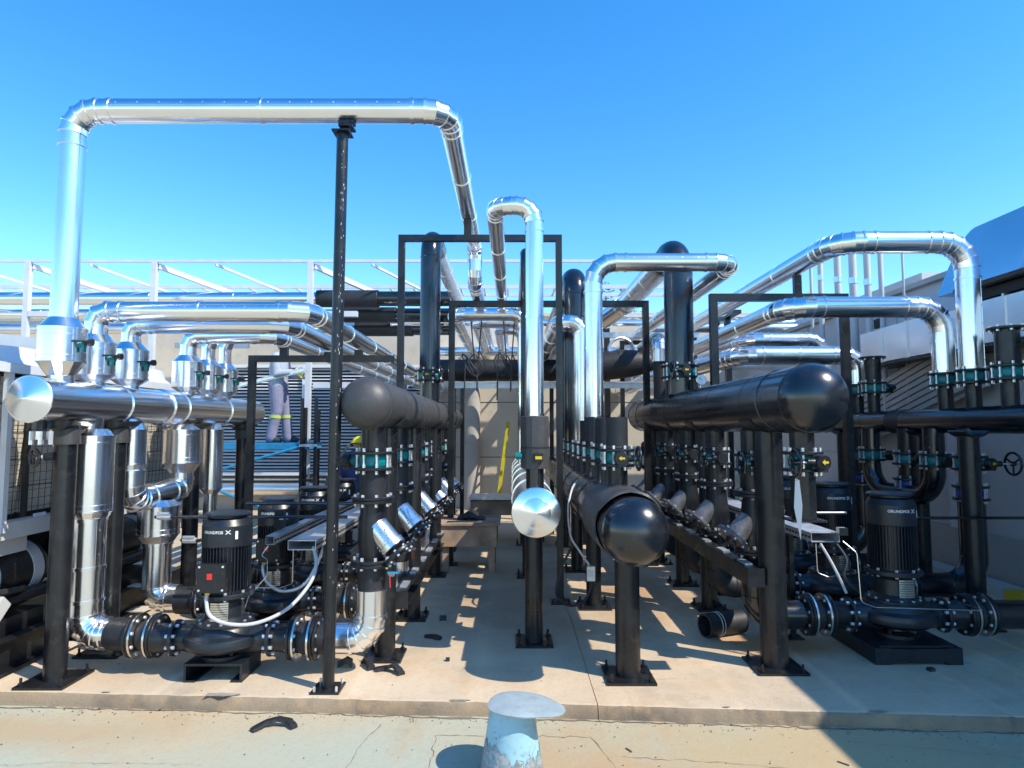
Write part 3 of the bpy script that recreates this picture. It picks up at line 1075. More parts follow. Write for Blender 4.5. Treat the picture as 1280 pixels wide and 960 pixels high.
# right-hand building
def right_building():
    t = thing('plant_building', 'grey sheet building with a sloping roof edge beside the right pipes', 'building', (4.9, 7, 0))
    MB().box((4.98, 6.0, 1.62), (.25, 16.5, 3.24)).build('wall', 'cladwall', t, smooth=False)
    MB().box((5.6, 11.0, 1.75), (1.0, 6.3, 3.5)).build('end_block', 'cladwall', t, smooth=False)
    MB().box((4.96, 6.0, 3.26), (.38, 16.6, .06)).build('roof_edge', 'greywall', t, smooth=False)
    MB().box((4.83, 6.0, .25), (.05, 16.5, .5)).build('plinth', 'greywall', t, smooth=False)
    j = MB()
    for y in (3.2, 4.4, 5.6, 6.8, 8.0, 9.2, 10.4):
        j.box((4.852, y, 1.9), (.006, .02, 2.7))
    for z in (1.22, 2.1):
        j.box((4.853, 6.0, z), (.005, 16.0, .014))
    j.build('sheet_joint', 'greywall', t, smooth=False)
    MB().box((4.80, 6.9, 1.05), (.06, .30, 1.1)).build('door_leaf', 'white', t, smooth=False)
    g = MB()
    g.box((4.84, 8.35, 2.95), (.03, .22, .12))
    g.build('wall_vent', 'dark', t, smooth=False)
    d = thing('main_air_duct', 'huge blue-reflecting sheet metal duct along the roof of the right building', 'duct', (4.7, 3, 2.9))
    body = MB()
    n = 20
    x0 = 4.36
    ring = lambda y, k: [V((x0 + .03, y, 2.90)), V((x0, y, 2.93)), V((x0 + .09, y, 3.25)), V((x0 + .25, y, 3.56)), V((x0 + 1.1, y, 3.60)), V((x0 + 1.1, y, 2.90))]
    ys = [-6, -4, -2, 0, 2, 3, 4, 5, 6.25]
    vs = [p for y in ys for p in ring(y, 0)]
    fs = []
    for i in range(len(ys) - 1):
        for k in range(6):
            k2 = (k + 1) % 6
            fs.append((i * 6 + k, (i + 1) * 6 + k, (i + 1) * 6 + k2, i * 6 + k2))
    body.add(vs, fs)
    # drooping curved nose at the far end
    vs, fs = [], []
    m = 8
    for j in range(m + 1):
        a = j / m * PI / 2
        y = 6.25 + .24 * math.sin(a)
        zt = max(3.56 - .66 * (1 - math.cos(a)), 2.91)
        for x in (x0 + .0, x0 + 1.1):
            for z in (2.905, zt):
                vs.append((x + ((z - 2.9) * .38 if x < x0 + .5 else 0), y, z))
    for j in range(m):
        o = j * 4
        fs += [(o, o + 1, o + 5, o + 4), (o + 1, o + 3, o + 7, o + 5), (o + 2, o + 6, o + 7, o + 3), (o, o + 4, o + 6, o + 2)]
    body.add(vs, fs)
    body.build('duct_casing', 'duct', d, sharp=25)
    s = MB()
    for y in (-2.1, -.6, .9, 2.4, 3.9, 5.4):
        R_ = [p for p in ring(y, 0)]
        for a, b in zip(R_[1:4], R_[2:5]):
            s.beam(a + V((0, 0, .001)), b + V((0, 0, .001)), .03, .012, up=(b - a).cross(V((0, 1, 0))))
    s.build('duct_flange', 'duct', d, smooth=False)
    MB().box((4.9, 2.6, 2.84), (.8, 7.2, .09)).build('duct_shelf', 'dark', d, smooth=False)
    f = thing('foil_duct', 'crinkled foil-wrapped duct slung under the big duct on the right', 'duct', (4.6, 6, 2.5))
    y0 = 8.1
    for k in range(12):
        y1 = y0 - .48
        b = random.uniform(-.015, .015)
        MB().box((4.62 + b, (y0 + y1) / 2, 2.56 + b), (.36, .475, .40 + b), rz=random.uniform(-.02, .02)).build('foil_panel', 'foil', f, smooth=False)
        MB().box((4.62, y1, 2.56), (.39, .03, .43)).build('foil_band', 'foil', f, smooth=False)
        y0 = y1
    MB().box((4.62, 5.3, 2.335), (.42, 6.0, .025)).build('hanger_tray', 'cast', f, smooth=False)
    r = thing('sloping_rib_panel', 'dark blue-grey ribbed panel sloping up the wall behind the right risers', 'panel', (4.6, 7, 1.6))
    for k in range(8):
        zo = k * .075
        MB().beam((4.62, 9.0, 1.30 + zo), (4.62, 6.4, 2.02 + zo), .05, .055).build('rib', 'greywall', r, smooth=False)
    MB().beam((4.68, 9.0, 1.55), (4.68, 6.4, 2.27), .02, .62).build('backing_sheet', 'cladwall', r, smooth=False)
    # vertical conduits rising past the roof
    for k, (x, y, top, rr) in enumerate(((4.62, 9.75, 4.36, .03), (4.62, 9.45, 4.28, .05), (4.62, 8.95, 4.13, .06), (4.62, 8.55, 4.02, .065), (4.62, 8.2, 3.92, .055), (4.62, 7.9, 3.83, .04), (4.62, 7.45, 3.70, .018))):
        o = thing('vent_conduit', ['slim', 'grey', 'wide pale', 'broad', 'pale grey', 'narrow', 'thin rod-like'][k] + ' conduit, ' + ['farthest one', 'second from the far end', 'third from the far end', 'middle one', 'third from the near end', 'second from the near end', 'nearest one'][k] + ' in the upright row by the roof edge', 'conduit', (x, y, 1.5), 'upright conduits on the right building')
        rr *= .75
        MB().cyl((x, y, 1.5), (x, y, top), rr, n=16).build('conduit_shaft', 'cladwall', o)
        MB().box((x + .03, y, 2.6), (.10, rr * 2.6, .04)).build('clip', 'galv', o, smooth=False)
        if rr > .035:
            MB().cyl((x, y, top - .5), (x, y, top - .42), rr * 1.15, n=16).build('coupling', 'duct', o)


right_building()
t = thing('painted_kerb', 'low kerb painted in white and yellow bands by the right wall', 'kerb', (4.6, 6.6, 0))
for k in range(6):
    MB().box((4.62, 5.36 + k * .42, .045), (.22, .415, .09)).build('kerb_block', 'yellow' if k == 1 else 'cladwall', t, smooth=False)

# ------------------------------------------------------------------ helpers for assemblies
def header(label, x, z, r, y0, y1, mat, dome0=True, dome1=True, bands=(), name='pipe_header'):
    t = thing(name, label, 'header pipe', (x, y0, z))
    MB().cyl((x, y0, z), (x, y1, z), r, n=48).build('header_shell', mat, t)
    prof = [(r * math.cos(a), r * .78 * math.sin(a)) for a in [PI / 2 * k / 10 for k in range(10)]] + [(0, r * .78)]
    if dome0:
        MB().rev(prof, (x, y0, z), (0, -1, 0), 48).build('end_dome', mat, t)
        MB().torus((x, y0, z), (0, 1, 0), r, .005, 48, 6).build('weld_bead', mat, t)
    if dome1:
        MB().rev(prof, (x, y1, z), (0, 1, 0), 32).build('end_dome', mat, t)
        MB().torus((x, y1 - .01, z), (0, 1, 0), r, .005, 32, 6).build('weld_bead', mat, t)
    k_ = int((y1 - y0) / .75)
    sm = MB()
    for q in range(1, k_ + 1):
        yq = y0 + q * (y1 - y0) / (k_ + 1) + random.uniform(-.08, .08)
        sm.torus((x, yq, z), (random.uniform(-.02, .02), 1, random.uniform(-.02, .02)), r - .0005, .0028, 44, 6)
    sm.beam((x - r * .55, y0 + .02, z + r * .84), (x - r * .55, y1 - .02, z + r * .84), .02, .003, up=(-.55, 0, .84))
    sm.build('wrap_seam', mat, t)
    for y, w, m in bands:
        MB().rev([(r, 0), (r + .006, .002), (r + .006, w), (r, w + .002)], (x, y, z), (0, 1, 0), 40).build('strap_band', m, t)
    return t


def spool(label, x, y, z0, z1, r, mat='post', f0=True, f1=True, group=None, rn=None):
    t = thing('pipe_spool', label, 'pipe spool', (x, y, z0), group)
    MB().cyl((x, y, z0), (x, y, z1), r, n=28).build('pipe_wall', mat, t)
    R = r + .052
    if f0:
        flange(t, (x, y, z0 + .011), (0, 0, 1), R, .02, nb=8, rn=.011, h=.05)
    if f1:
        flange(t, (x, y, z1 - .011), (0, 0, 1), R, .02, nb=8, rn=.011, h=.05)
    return t


def valve(label, x, y, z, r, gd=(0, -1, 0), wd=(1, 0, 0), wheel=True, shaft=.12, wax=None, mat='teal', arrow=True, wheelr=.085, group='teal butterfly valves'):
    key = ('valve', r, gd, wd, wheel, shaft, wax, mat, arrow, wheelr)
    return instance(key, kit_valve(r, gd, wd, wheel, shaft, wheelr, mat, arrow, wax), 'butterfly_valve' if mat == 'teal' else 'check_valve', (x, y, z), 0, label, 'valve', group)


XL, XB, XC, XD, XR, XW = -2.83, -.903, .16, .72, 1.72, 3.92   # the six header lines

# ------------------------------------------------------------------ silver header on the left
def silver_header():
    t = thing('clad_header', 'thick silver-clad header on black posts above the left pump pipes, round end disc facing out', 'header pipe', (XL, 3.75, 1.73))
    x, z, r = XL, 1.73, .133
    clad_run(None, [(x, 3.75, z), (x, 7.0, z)], r, jl=.82, parent=t, rivets=False, n=44)
    MB().rev([(r * .97, .012), (r + .008, .012), (r + .008, -.002), (r + .004, -.006), (r * .96, -.007), (.01, -.042), (0, -.043)], (x, 3.75, z), (0, 1, 0), 56).build('end_disc', 'disc', t, sharp=20)
    MB().rev([(r, 0), (r + .014, .01), (r + .014, .16), (r, .17)], (x, 5.12, z), (0, 1, 0), 44).build('collar_sheet', 'clad', t, sharp=13)
    s = MB()
    for y in [3.86 + .16 * k for k in range(20)]:
        s.rev([(.005, 0), (.003, .003), (0, .004)], (x + r * .72, y, z + r * .69), (.72, 0, .69), 6)
    s.build('rivet_seam', 'clad', t, stuff=True)
    for y in (4.29, 4.79, 5.44, 6.02):
        MB().cyl((x, y, z - .20), (x, y, z - .08), .085 if y < 4.5 else .07, n=32).build('branch_sheet', 'clad', t, sharp=13)


silver_header()
for i, (y) in enumerate((4.08, 4.60, 5.70, 6.75)):
    post(XL, y, .064, 1.56, ORD[i] + ' black post under the silver-clad header, ' + ['standing nearest the pad edge', 'behind the thick silver downpipe', 'behind the branched silver pipes', 'behind the slim silver downpipe'][i], .30, .136)

jacket_drum('biggest silver valve drum with teal lever, under the tallest silver pipe', XL, 4.0, 1.83, 1.885, 1.97, 2.185, 2.25, .075, .132, .078, 0)
clad_run('tallest silver arch, rising from the silver header and resting on the thin mast', [(XL, 4.0, 2.25), (XL, 4.0, 3.602), (-.414, 4.0, 3.602), (-.414, 7.05, 3.602), (-.414, 7.05, 3.165), (-.414, 13.2, 3.165)], .0765, .155, 4, jl=1.15)
R_ = [(4.32, 2.352, -1.39, .070, 'upper and nearest of the three silver pipes bending back over the black beam', 'second silver valve drum on the header, right behind the biggest one'),
      (4.72, 2.325, -1.665, .064, 'middle one of the three silver pipes bending back over the black beam', 'third silver valve drum on the header, under the middle bending pipe'),
      (5.56, 2.365, -2.066, .066, 'short silver pipe crossing in front of the head of the worker', 'fourth silver valve drum on the header, under the short crossing pipe'),
      (5.93, 2.425, -2.21, .060, 'slim silver pipe second to last on the silver header', 'fifth silver valve drum on the header, second from the far end'),
      (6.28, 2.475, -2.36, .058, 'slim silver pipe farthest back on the silver header', 'last silver valve drum on the far end of the silver header')]
for y, z, xr, r, lb, jl_ in R_:
    jacket_drum(jl_, XL, y, 1.84, 1.87, 1.915, 2.135, 2.195, .066, .122, r, 0)
    clad_run(lb, [(XL, y, 2.19), (XL, y, z), (xr, y, z), (xr, 13.2, z)], r, .13, 2, jl=.95, group='silver pipes rising from the silver header', rivets=y < 5)

# downpipes below the silver header
def down_jacket(label, x, y, ztop, z1, z0, zb, rt, rd, rb_):
    t = thing('downpipe_jacket', label, 'pipe jacket', (x, y, zb), 'fat silver jackets on the downpipes')
    MB().rev([(rt, ztop - z1), (rd, 0)], (x, y, z1), (0, 0, 1), 36).build('upper_cone', 'clad', t, sharp=13)
    h = z1 - z0
    MB().rev([(rd * .8, 0), (rd + .004, 0), (rd + .004, .012), (rd, .013), (rd, .04), (rd + .003, .041), (rd + .003, .048), (rd, .049), (rd, h - .05), (rd + .003, h - .049), (rd + .003, h - .043), (rd, h - .042), (rd, h - .013), (rd + .004, h - .012), (rd + .004, h), (rd * .8, h)], (x, y, z0), (0, 0, 1), 40).build('drum_sheet', 'clad', t, sharp=13)
    MB().rev([(rb_, zb - z0), (rd, 0)], (x, y, z0), (0, 0, 1), 14).build('lower_cone', 'clad', t, sharp=10)
    s = MB()
    s.beam((x + rd * .33, y - rd * .946, z0 + .01), (x + rd * .33, y - rd * .946, z1 - .01), .012, .003, up=(.33, -.94, 0))
    s.build('lap_seam', 'clad', t)


PY = (4.2, 5.1, 6.05, 7.0)
ZP = .222
down_jacket('tall fat silver jacket on the front downpipe beside the first black post', XL + .035, 4.29, 1.555, 1.51, 1.01, .955, .085, .128, .102)
clad_run('front silver downpipe with a wide elbow into the first pump', [(XL + .035, 4.29, .97), (XL + .035, 4.29, ZP), (-2.54, 4.29, ZP)], .100, .225, 5, jl=.42, rivets=True)
down_jacket('silver jacket on the near leg of the silver U-shaped branch', XL, 4.79, 1.60, 1.55, 1.29, 1.235, .07, .098, .088)
down_jacket('wide silver jacket on the far leg of the silver U-shaped branch', XL + .04, 5.44, 1.60, 1.55, 1.27, 1.19, .07, .148, .095)
down_jacket('long slim silver jacket on the last downpipe of the silver header', XL + .02, 6.02, 1.61, 1.55, 1.0, .95, .06, .098, .06)
clad_run('silver U-shaped branch pipe joining two legs below the silver header', [(XL, 4.79, 1.25), (XL, 4.79, 1.02), (XL + .04, 5.44, 1.06), (XL + .04, 5.44, 1.20)], .094, .2, 4, jl=.5, rivets=False)
down_jacket('short wide silver jacket below the silver U-shaped branch', -2.78, 5.1, 1.0, .955, .73, .66, .10, .150, .104)
clad_run('second silver downpipe with an elbow into the second pump', [(-2.78, 5.1, .67), (-2.78, 5.1, ZP + .02), (-2.60, 5.1, ZP + .02)], .102, .19, 5, jl=.35)
clad_run('thin third silver downpipe leading to the third pump', [(XL + .02, 6.02, .96), (XL + .02, 6.02, ZP), (-2.6, 6.02, ZP)], .06, .16, 4)

# ------------------------------------------------------------------ pumps
PN = ['front', 'second', 'third', 'rearmost']
for i, y in enumerate(PY):
    instance('pumpL', kit_pump(ZP, 1.0, (.05, -1, 0)), 'inline_pump', (-1.84, y, 0), 0, PN[i] + ' black upright pump of the left row, ' + ['pale hose at its box', 'behind the pale hose', 'below the blue platform', 'nearest the back wall'][i], 'pump', 'pumps of the left row')
    for s in (-1, 1):
        lab = PN[i] + ' rubber joint on the ' + ('inlet side' if s < 0 else 'outlet side') + ' of the left pump row'
        instance('joint', kit_joint(.082), 'expansion_joint', (-1.84 + s * .52, y + (.0 if i else (.045 if s < 0 else 0)), ZP), 0, lab, 'pipe joint', 'rubber joints beside the left pumps')
    yy = y + (.09 if i == 0 else 0)
    black_run(PN[i] + ' short black pipe end before the left pump row inlet joint', [(-2.60, y + (.085 if i == 0 else 0), ZP), (-2.44, y + (.05 if i == 0 else 0), ZP)], .102, mat='foam', name='pipe_end', group='black pipe ends at the left pump inlets', welds=False)
    x0 = -1.84 + .52 + .085
    black_run(PN[i] + ' short black pipe after the left pump row outlet joint', [(x0, y, ZP), (x0 + .07, y, ZP)], .098, mat='foam', name='pipe_end', group='black pipe ends at the left pump outlets', welds=False)
    clad_run(PN[i] + ' silver outlet elbow turning up to the black left header', [(x0 + .06, y, ZP), (XB, y, ZP), (XB, y, .53)], .0965, .21, 4, jl=.6, group='silver outlet elbows', rivets=i == 0)

PYR = (4.6, 5.45, 6.3, 7.15)
ZR = .255
for i, y in enumerate(PYR):
    o = instance('pumpR', kit_pump(.238, .98, (.5, 1, 0), -PI / 2, True), 'inline_pump', (2.69, y, 0), 0, PN[i] + ' dark blue-black pump of the shaded right row, ' + ['on a skid in front', 'behind the front one', 'mostly hidden by pumps', 'nearest the back wall'][i], 'pump', 'pumps of the right row')
    o.scale = (1.07, 1.07, 1.07)
    for s in (-1, 1):
        lab = PN[i] + ' rubber joint on the ' + ('post side' if s < 0 else 'wall side') + ' of the right pump row'
        instance('jointR', kit_joint(.088), 'expansion_joint', (2.69 + s * .555, y, ZR), 0, lab, 'pipe joint', 'rubber joints beside the right pumps')
    if i == 0:
        black_run('front black outlet pipe running from the right pump joint towards the wall', [(3.335, y, ZR), (XW, y, ZR), (XW, y, 1.16)], .098, .24, name='black_pipe')
    else:
        black_run(PN[i] + ' black outlet elbow rising from the right pump row by the wall', [(3.335, y, ZR), (XW - .05, y, ZR), (XW - .05, y, .94)], .10, .24)
    black_run(PN[i] + ' black elbow pipe between right strainers and right pump row', [(2.045, y, ZR), (XR, y, ZR), (XR, y, .53)], .098, .24, mat='foam' if i else 'black', group='black inlet elbows of the right row')

# ------------------------------------------------------------------ black header on the left with its risers
header('dull grey-black domed header pipe beside the thin mast', XB, 1.715, .160, 3.98, 10.0, 'foam_grey', bands=[(7.2 + .5 * k, .10, 'black' if k % 2 else 'foam_grey') for k in range(5)] + [(5.6, .012, 'foam_grey')])
LY = (4.2, 5.1, 6.05, 7.0, 7.8, 8.6)
for i, y in enumerate(LY):
    nm = ORD[i]
    spool(nm + ' lower black spool of the left riser row, above the silver elbows', XB, y, .52, .70, .086, 'foam', f0=False, group='lower spools of the left riser row')
    instance('strainerL', kit_strainer(.080, (.67, -.20, -.70), True, .40), 'pipe_strainer', (XB, y, .70), 0, nm + ' strainer with silver-wrapped branch on the left riser row', 'strainer', 'silver-wrapped strainers')
    spool(nm + ' upper black spool of the left riser row, below the teal valve', XB, y, 1.10, 1.285, .086, 'foam', f1=False, group='upper spools of the left riser row')
    valve(nm + ' teal butterfly valve under the dull grey-black header', XB, y, 1.348, .078, gd=(-1, 0, 0), wd=(0, -1, 0), wheel=False, arrow=False, group='teal valves of the left riser row')
    spool(nm + ' black riser stub between teal valve and dull grey-black header', XB, y, 1.412, 1.60, .078, 'post', f0=False, f1=False, group='riser stubs of the left row')
for i, (y, x) in enumerate(((4.50, -.87), (5.42, -.83), (6.96, -.83), (8.4, -.85))):
    post(x, y, .07, 1.57, ORD[i] + ' black post under the dull grey-black header', .26, .163)

# black riser on it
valve('teal valve on the tall black riser of the left header', XB, 7.0, 2.137, .108, wd=(1, 0, 0), shaft=.05, group='teal valves on tall risers')
black_run('tall black riser with rounded top standing on the dull grey-black header', [(XB, 7.0, 1.84), (XB, 7.0, 3.70), (XB, 7.6, 3.70)], .112, .24, mat='black', n=36)
clad_run('dull silver pipe running back from the tall black left riser', [(XB, 7.58, 3.70), (XB, 11.2, 3.70)], .10, mat='clad_old', jl=.9, rivets=False)

# ------------------------------------------------------------------ silver-clad centre header
t = thing('clad_header', 'silver-clad centre header on a black post, round end disc with a ring line', 'header pipe', (XC, 4.3, 1.0))
clad_run(None, [(XC, 4.3, 1.0), (XC, 10.2, 1.0)], .157, jl=.9, parent=t, rivets=False, n=44)
MB().rev([(.150, .012), (.166, .012), (.166, -.002), (.162, -.006), (.154, -.009), (.098, -.020), (.097, -.0225), (.01, -.046), (0, -.047)], (XC, 4.3, 1.0), (0, 1, 0), 56).build('end_disc', 'disc', t, sharp=12)
post(XC, 4.80, .066, .80, 'black post under the round silver end disc of the centre header', .27, .16)
post(XC, 6.9, .05, .80, 'slim black post farther back under the silver centre header', .22, .16)
post(XC, 8.8, .05, .80, 'rearmost black post under the silver centre header', .22, .16)
t = thing('valve_box', 'grey-black foam valve box on the silver riser of the centre header', 'valve box', (XC, 4.5, 1.15))
MB().rev([(0, 0), (.088, 0), (.098, .004), (.098, .36), (.09, .365), (0, .365)], (XC, 4.5, 1.28), (0, 0, 1), 14).build('foam_wrap', 'foam_grey', t, sharp=20)
MB().cyl((XC, 4.5, 1.13), (XC, 4.5, 1.28), .062, n=24).build('neck_pipe', 'black', t)
MB().rev([(0, 0), (.10, 0), (.10, .012), (0, .012)], (XC, 4.5, 1.42), (0, 0, 1), 14).build('wrap_band', 'foam', t)
g = MB().cyl((XC - .09, 4.46, 1.37), (XC - .135, 4.46, 1.37), .024, n=12)
g.build('valve_neck', 'teal', t)
g = MB().box((XC + .02, 4.385, 1.36), (.06, .05, .06))
g.cyl((XC + .02, 4.37, 1.36), (XC + .02, 4.35, 1.36), .03, n=14)
gb = g.build('gearbox', 'cast', t)
MB().box((XC + .02, 4.347, 1.36), (.045, .006, .02)).build('position_arrow', 'yellow', gb, smooth=False)
clad_run('slender silver riser of the centre header, bending left at the top', [(XC, 4.5, 1.64), (XC, 4.5, 3.157), (-.125, 4.5, 3.157), (-.125, 13.2, 3.157)], .0635, .125, 4, jl=1.0)
for i, (y, xl, z) in enumerate(((8.0, -.74, 3.0), (8.9, -.50, 3.05), (9.8, -.2, 3.08))):
    clad_run(['first', 'second', 'third'][i] + ' from the front of the silver arches behind the slender centre riser', [(XC, y, 1.14), (XC, y, z), (xl, y, z), (xl, 13.2, z)], .082 if i < 2 else .07, .16, 3, jl=1.1, rivets=False, group='silver arches behind the centre riser')
black_run('tall thin black riser half hidden behind the slender silver riser', [(XC, 7.4, 1.14), (XC, 7.4, 3.66), (XC, 7.9, 3.66), (XC, 11.0, 3.66)], .06, .17)

# ------------------------------------------------------------------ black centre header
t = header('glossy black domed centre header with a torn foam sleeve', XD, .953, .197, 3.80, 10.2, 'black')
mb = MB()
n = 40
vs, fs = [], []
for i, (y, rr) in enumerate(((3.90, .206), (3.905, .219), (4.28, .223), (4.62, .224), (4.63, .208))):
    for k in range(n):
        a = 2 * PI * k / n
        up = max(0, math.sin(a))
        yy = y + (.10 * (1 - up) + .015 * math.sin(5 * a) + random.uniform(-.008, .008) if i < 2 else (.03 * math.sin(3 * a) if i > 2 else 0))
        lift = 1 + .05 * up * (1 if i < 2 else .6)
        vs.append((XD + math.cos(a) * rr * lift, yy, .953 + math.sin(a) * rr * lift))
for i in range(4):
    for k in range(n):
        k2 = (k + 1) % n
        fs.append((i * n + k, (i + 1) * n + k, (i + 1) * n + k2, i * n + k2))
mb.add(vs, fs)
mb.build('foam_sleeve', 'foam_grey', t, sharp=40)
for y in (5.2, 5.9, 6.6):
    MB().rev([(.197, 0), (.202, .002), (.202, .03), (.197, .032)], (XD, y, .953), (0, 1, 0), 40).build('wrap_strap', 'foam', t)
post(XD + .01, 4.144, .078, .74, 'thick black post under the glossy black ball end', .30, .20)
post(XD, 5.75, .066, .74, 'second black post under the glossy black centre header', .28, .20)
post(XD, 7.2, .066, .74, 'third black post under the glossy black centre header', .28, .20)
post(XD, 8.7, .066, .74, 'rearmost black post under the glossy black centre header', .28, .20)
CY = (4.41, 5.0, 5.6, 6.1, 6.6, 7.2, 7.85, 8.5)
for i, y in enumerate(CY):
    big = y in (7.2, 8.5)
    spool(ORD[i] + ' black stub between the black centre header and its teal valve', XD, y, 1.12, 1.30, .07, 'post', f0=False, f1=False, group='stubs on the black centre header')
    valve(ORD[i] + ' teal valve of the close row on the black centre header' + (', yellow arrow and wheel' if i == 0 else ''), XD, y, 1.36, .068, wd=(1, 0, 0), wheel=i in (0, 3, 6), shaft=.03, arrow=True, wheelr=.075, group='teal valves of the centre row')
    if i in (0, 1, 3, 6):
        t = thing('pipe_stub', ORD[i] + ' open black foam-wrapped stub above the centre valve row', 'pipe stub', (XD, y, 1.42), 'foam-wrapped stubs on the centre row')
        MB().rev([(0, 0), (.075, 0), (.075, .215), (.060, .215), (.058, .15), (0, .15)], (XD, y, 1.42), (0, 0, 1), 28).build('foam_wrap', 'foam', t)
        MB().rev([(0.05, 0), (.088, 0), (.088, .012), (.05, .012)], (XD, y, 1.425), (0, 0, 1), 24).build('foam_collar', 'foam_grey', t)
t = thing('valve_box', 'black foam wrap at the foot of the tall silver arch', 'pipe wrap', (XD, 5.6, 1.42))
MB().rev([(0, 0), (.088, 0), (.088, .24), (0, .24)], (XD, 5.6, 1.42), (0, 0, 1), 14).build('foam_wrap', 'foam', t, sharp=20)
clad_run('tall silver arch whose long flat top passes the fattest black riser', [(XD, 5.6, 1.65), (XD, 5.6, 3.033), (1.985, 5.6, 3.033), (1.985, 13.2, 3.033)], .080, .19, 4, jl=1.0)
clad_run('small silver arch just behind the tall silver arch', [(XD, 6.6, 1.42), (XD, 6.6, 2.66), (.48, 6.6, 2.66), (.48, 13.2, 2.66)], .080, .16, 4, jl=1.0, rivets=False)
black_run('fat black round-topped riser on the black centre header', [(XD, 7.2, 1.42), (XD, 7.2, 3.30), (XD, 7.7, 3.30), (XD, 11.5, 3.30)], .132, .22, n=36)
black_run('shorter black round-topped riser behind the small silver arch', [(XD, 8.5, 1.42), (XD, 8.5, 2.80), (XD, 9.0, 2.80), (XD, 12.5, 2.80)], .118, .20)
t = thing('foam_pipe', 'thick black foam pipe with a rounded end pointing right above the galvanised rail', 'pipe', (1.07, 9.0, 0))
MB().sweep([q for q, _ in bend([(1.07, 9.0, .016), (1.07, 9.0, 2.42), (1.50, 9.0, 2.47)], .38, 9)], .205, 32).build('foam_wrap', 'foam', t, sharp=40)
dd = V((.79, 0, .06)).normalized()
MB().rev([(.205 * math.cos(a), .62 * math.sin(a) ** 1.15) for a in [PI / 2 * k / 10 for k in range(10)]] + [(0, .62)], V((1.50, 9.0, 2.47)), dd, 32).build('rounded_end', 'foam', t)
MB().box((1.07, 9.0, .008), (.5, .5, .016)).build('base_plate', 'post', t, smooth=False)

t = thing('lagged_pipe', 'black lagged pipe lying level behind the looped cables and the galvanised rail', 'pipe', (-.1, 9.7, 2.45))
MB().cyl((-1.15, 9.7, 2.45), (.80, 9.7, 2.45), .165, n=32).build('foam_wrap', 'foam', t)
for x in (-.95, -.2, .45):
    MB().torus((x, 9.7, 2.45), (1, 0, 0), .166, .008, 28, 6).build('tape_band', 'black', t)
for x in (-.75, .6):
    MB().box((x, 9.7, 1.14), (.06, .06, 2.28)).build('prop', 'post', t, smooth=False)
# ------------------------------------------------------------------ black header on the right
header('glossy black domed header pipe on the right, biggest round end', XR, 1.731, .197, 3.66, 8.4, 'black', bands=[(4.0, .006, 'black'), (7.9, .01, 'black')])
RY = (4.6, 5.45, 6.3, 7.15, 7.9)
for i, y in enumerate(RY):
    nm = ORD[i]
    spool(nm + ' lower black spool of the right riser row, above the elbows', XR, y, .52, .70, .088, 'post', f0=False, group='lower spools of the right riser row')
    instance('strainerR', kit_strainer(.084, (-.70, -.14, -.68), False, .40), 'pipe_strainer', (XR, y, .70), 0, nm + ' black slanted strainer on the right riser row', 'strainer', 'black slanted strainers')
    spool(nm + ' upper black spool of the right riser row, below the teal valve', XR, y, 1.10, 1.255, .088, 'post', f1=False, group='upper spools of the right riser row')
    valve(nm + ' teal valve with a wheel under the glossy right header', XR, y, 1.318, .080, gd=(0, -1, 0), wd=(-1, 0, 0), shaft=.06, wheelr=.08, arrow=False, group='teal valves of the right riser row')
    spool(nm + ' black riser stub between teal valve and glossy right header', XR, y, 1.382, 1.58, .08, 'post', f0=False, f1=False, group='riser stubs of the right row')
# spare branch with paper tag
spool('short black branch pipe ending in a plate beside the thick right post', XR + .03, 3.88, 1.02, 1.31, .070, 'post', f0=False, f1=False)
t = thing('blind_plate', 'thin steel plate closing the short black branch pipe', 'plate', (XR + .03, 3.88, 1.0))
MB().box((XR + .03, 3.88, 1.012), (.20, .16, .012)).build('plate_sheet', 'post', t, smooth=False)
valve('teal valve with yellow arrow and a wheel beside the thick right post', XR + .03, 3.88, 1.36, .066, gd=(.25, -.97, 0), wd=(-1, 0, 0), shaft=.065, wheelr=.075, arrow=True)
spool('black stub between the wheel valve and the big right ball end', XR + .03, 3.88, 1.41, 1.56, .07, 'post', f0=False, f1=False)
t = thing('paper_tag', 'long white paper tag hanging from the wheel of the right valve', 'tag', (1.63, 3.72, 1.05))
MB().add([(1.640, 3.735, 1.27), (1.648, 3.70, 1.26), (1.652, 3.68, 1.12), (1.645, 3.70, .92), (1.634, 3.75, 1.10)], [(0, 1, 2, 3, 4)]).build('paper_sheet', 'paper', t, smooth=False)
MB().cyl((1.644, 3.72, 1.255), (1.645, 3.735, 1.31), .003, n=6).build('string', 'cable', t)
for i, (y, r) in enumerate(((4.31, .087), (5.70, .07), (6.57, .066), (7.6, .066))):
    post(XR, y, r, 1.54, ['thickest', 'second', 'third', 'rearmost'][i] + ' black post under the glossy right header', .32 if i == 0 else .26, .20)
valve('teal valve with yellow arrow on the fat black riser of the right header', XR - .02, 6.46, 2.132, .138, wd=(-1, 0, 0), shaft=.05, group='teal valves on tall risers')
black_run('fattest black riser with rounded top standing on the glossy right header', [(XR - .02, 6.46, 1.9), (XR - .02, 6.46, 3.41), (XR - .02, 7.1, 3.41)], .145, .28, n=40)
clad_run('thick dark silver pipe running back from the fattest black riser', [(XR - .02, 7.05, 3.41), (XR - .02, 9.3, 3.41), (1.0, 11.0, 3.0), (.6, 13.2, 3.0)], .14, mat='clad_old', jl=.8, rivets=False)
t = thing('pressure_gauge', 'round white pressure gauge beside the fat black right riser', 'gauge', (XR + .13, 6.24, 2.02))
MB().rev([(0, 0), (.05, 0), (.052, .005), (.052, .028), (.046, .03), (.046, .026), (0, .026)], (XR + .12, 6.22, 2.03), (0, -1, 0), 28).build('gauge_case', 'steel', t)
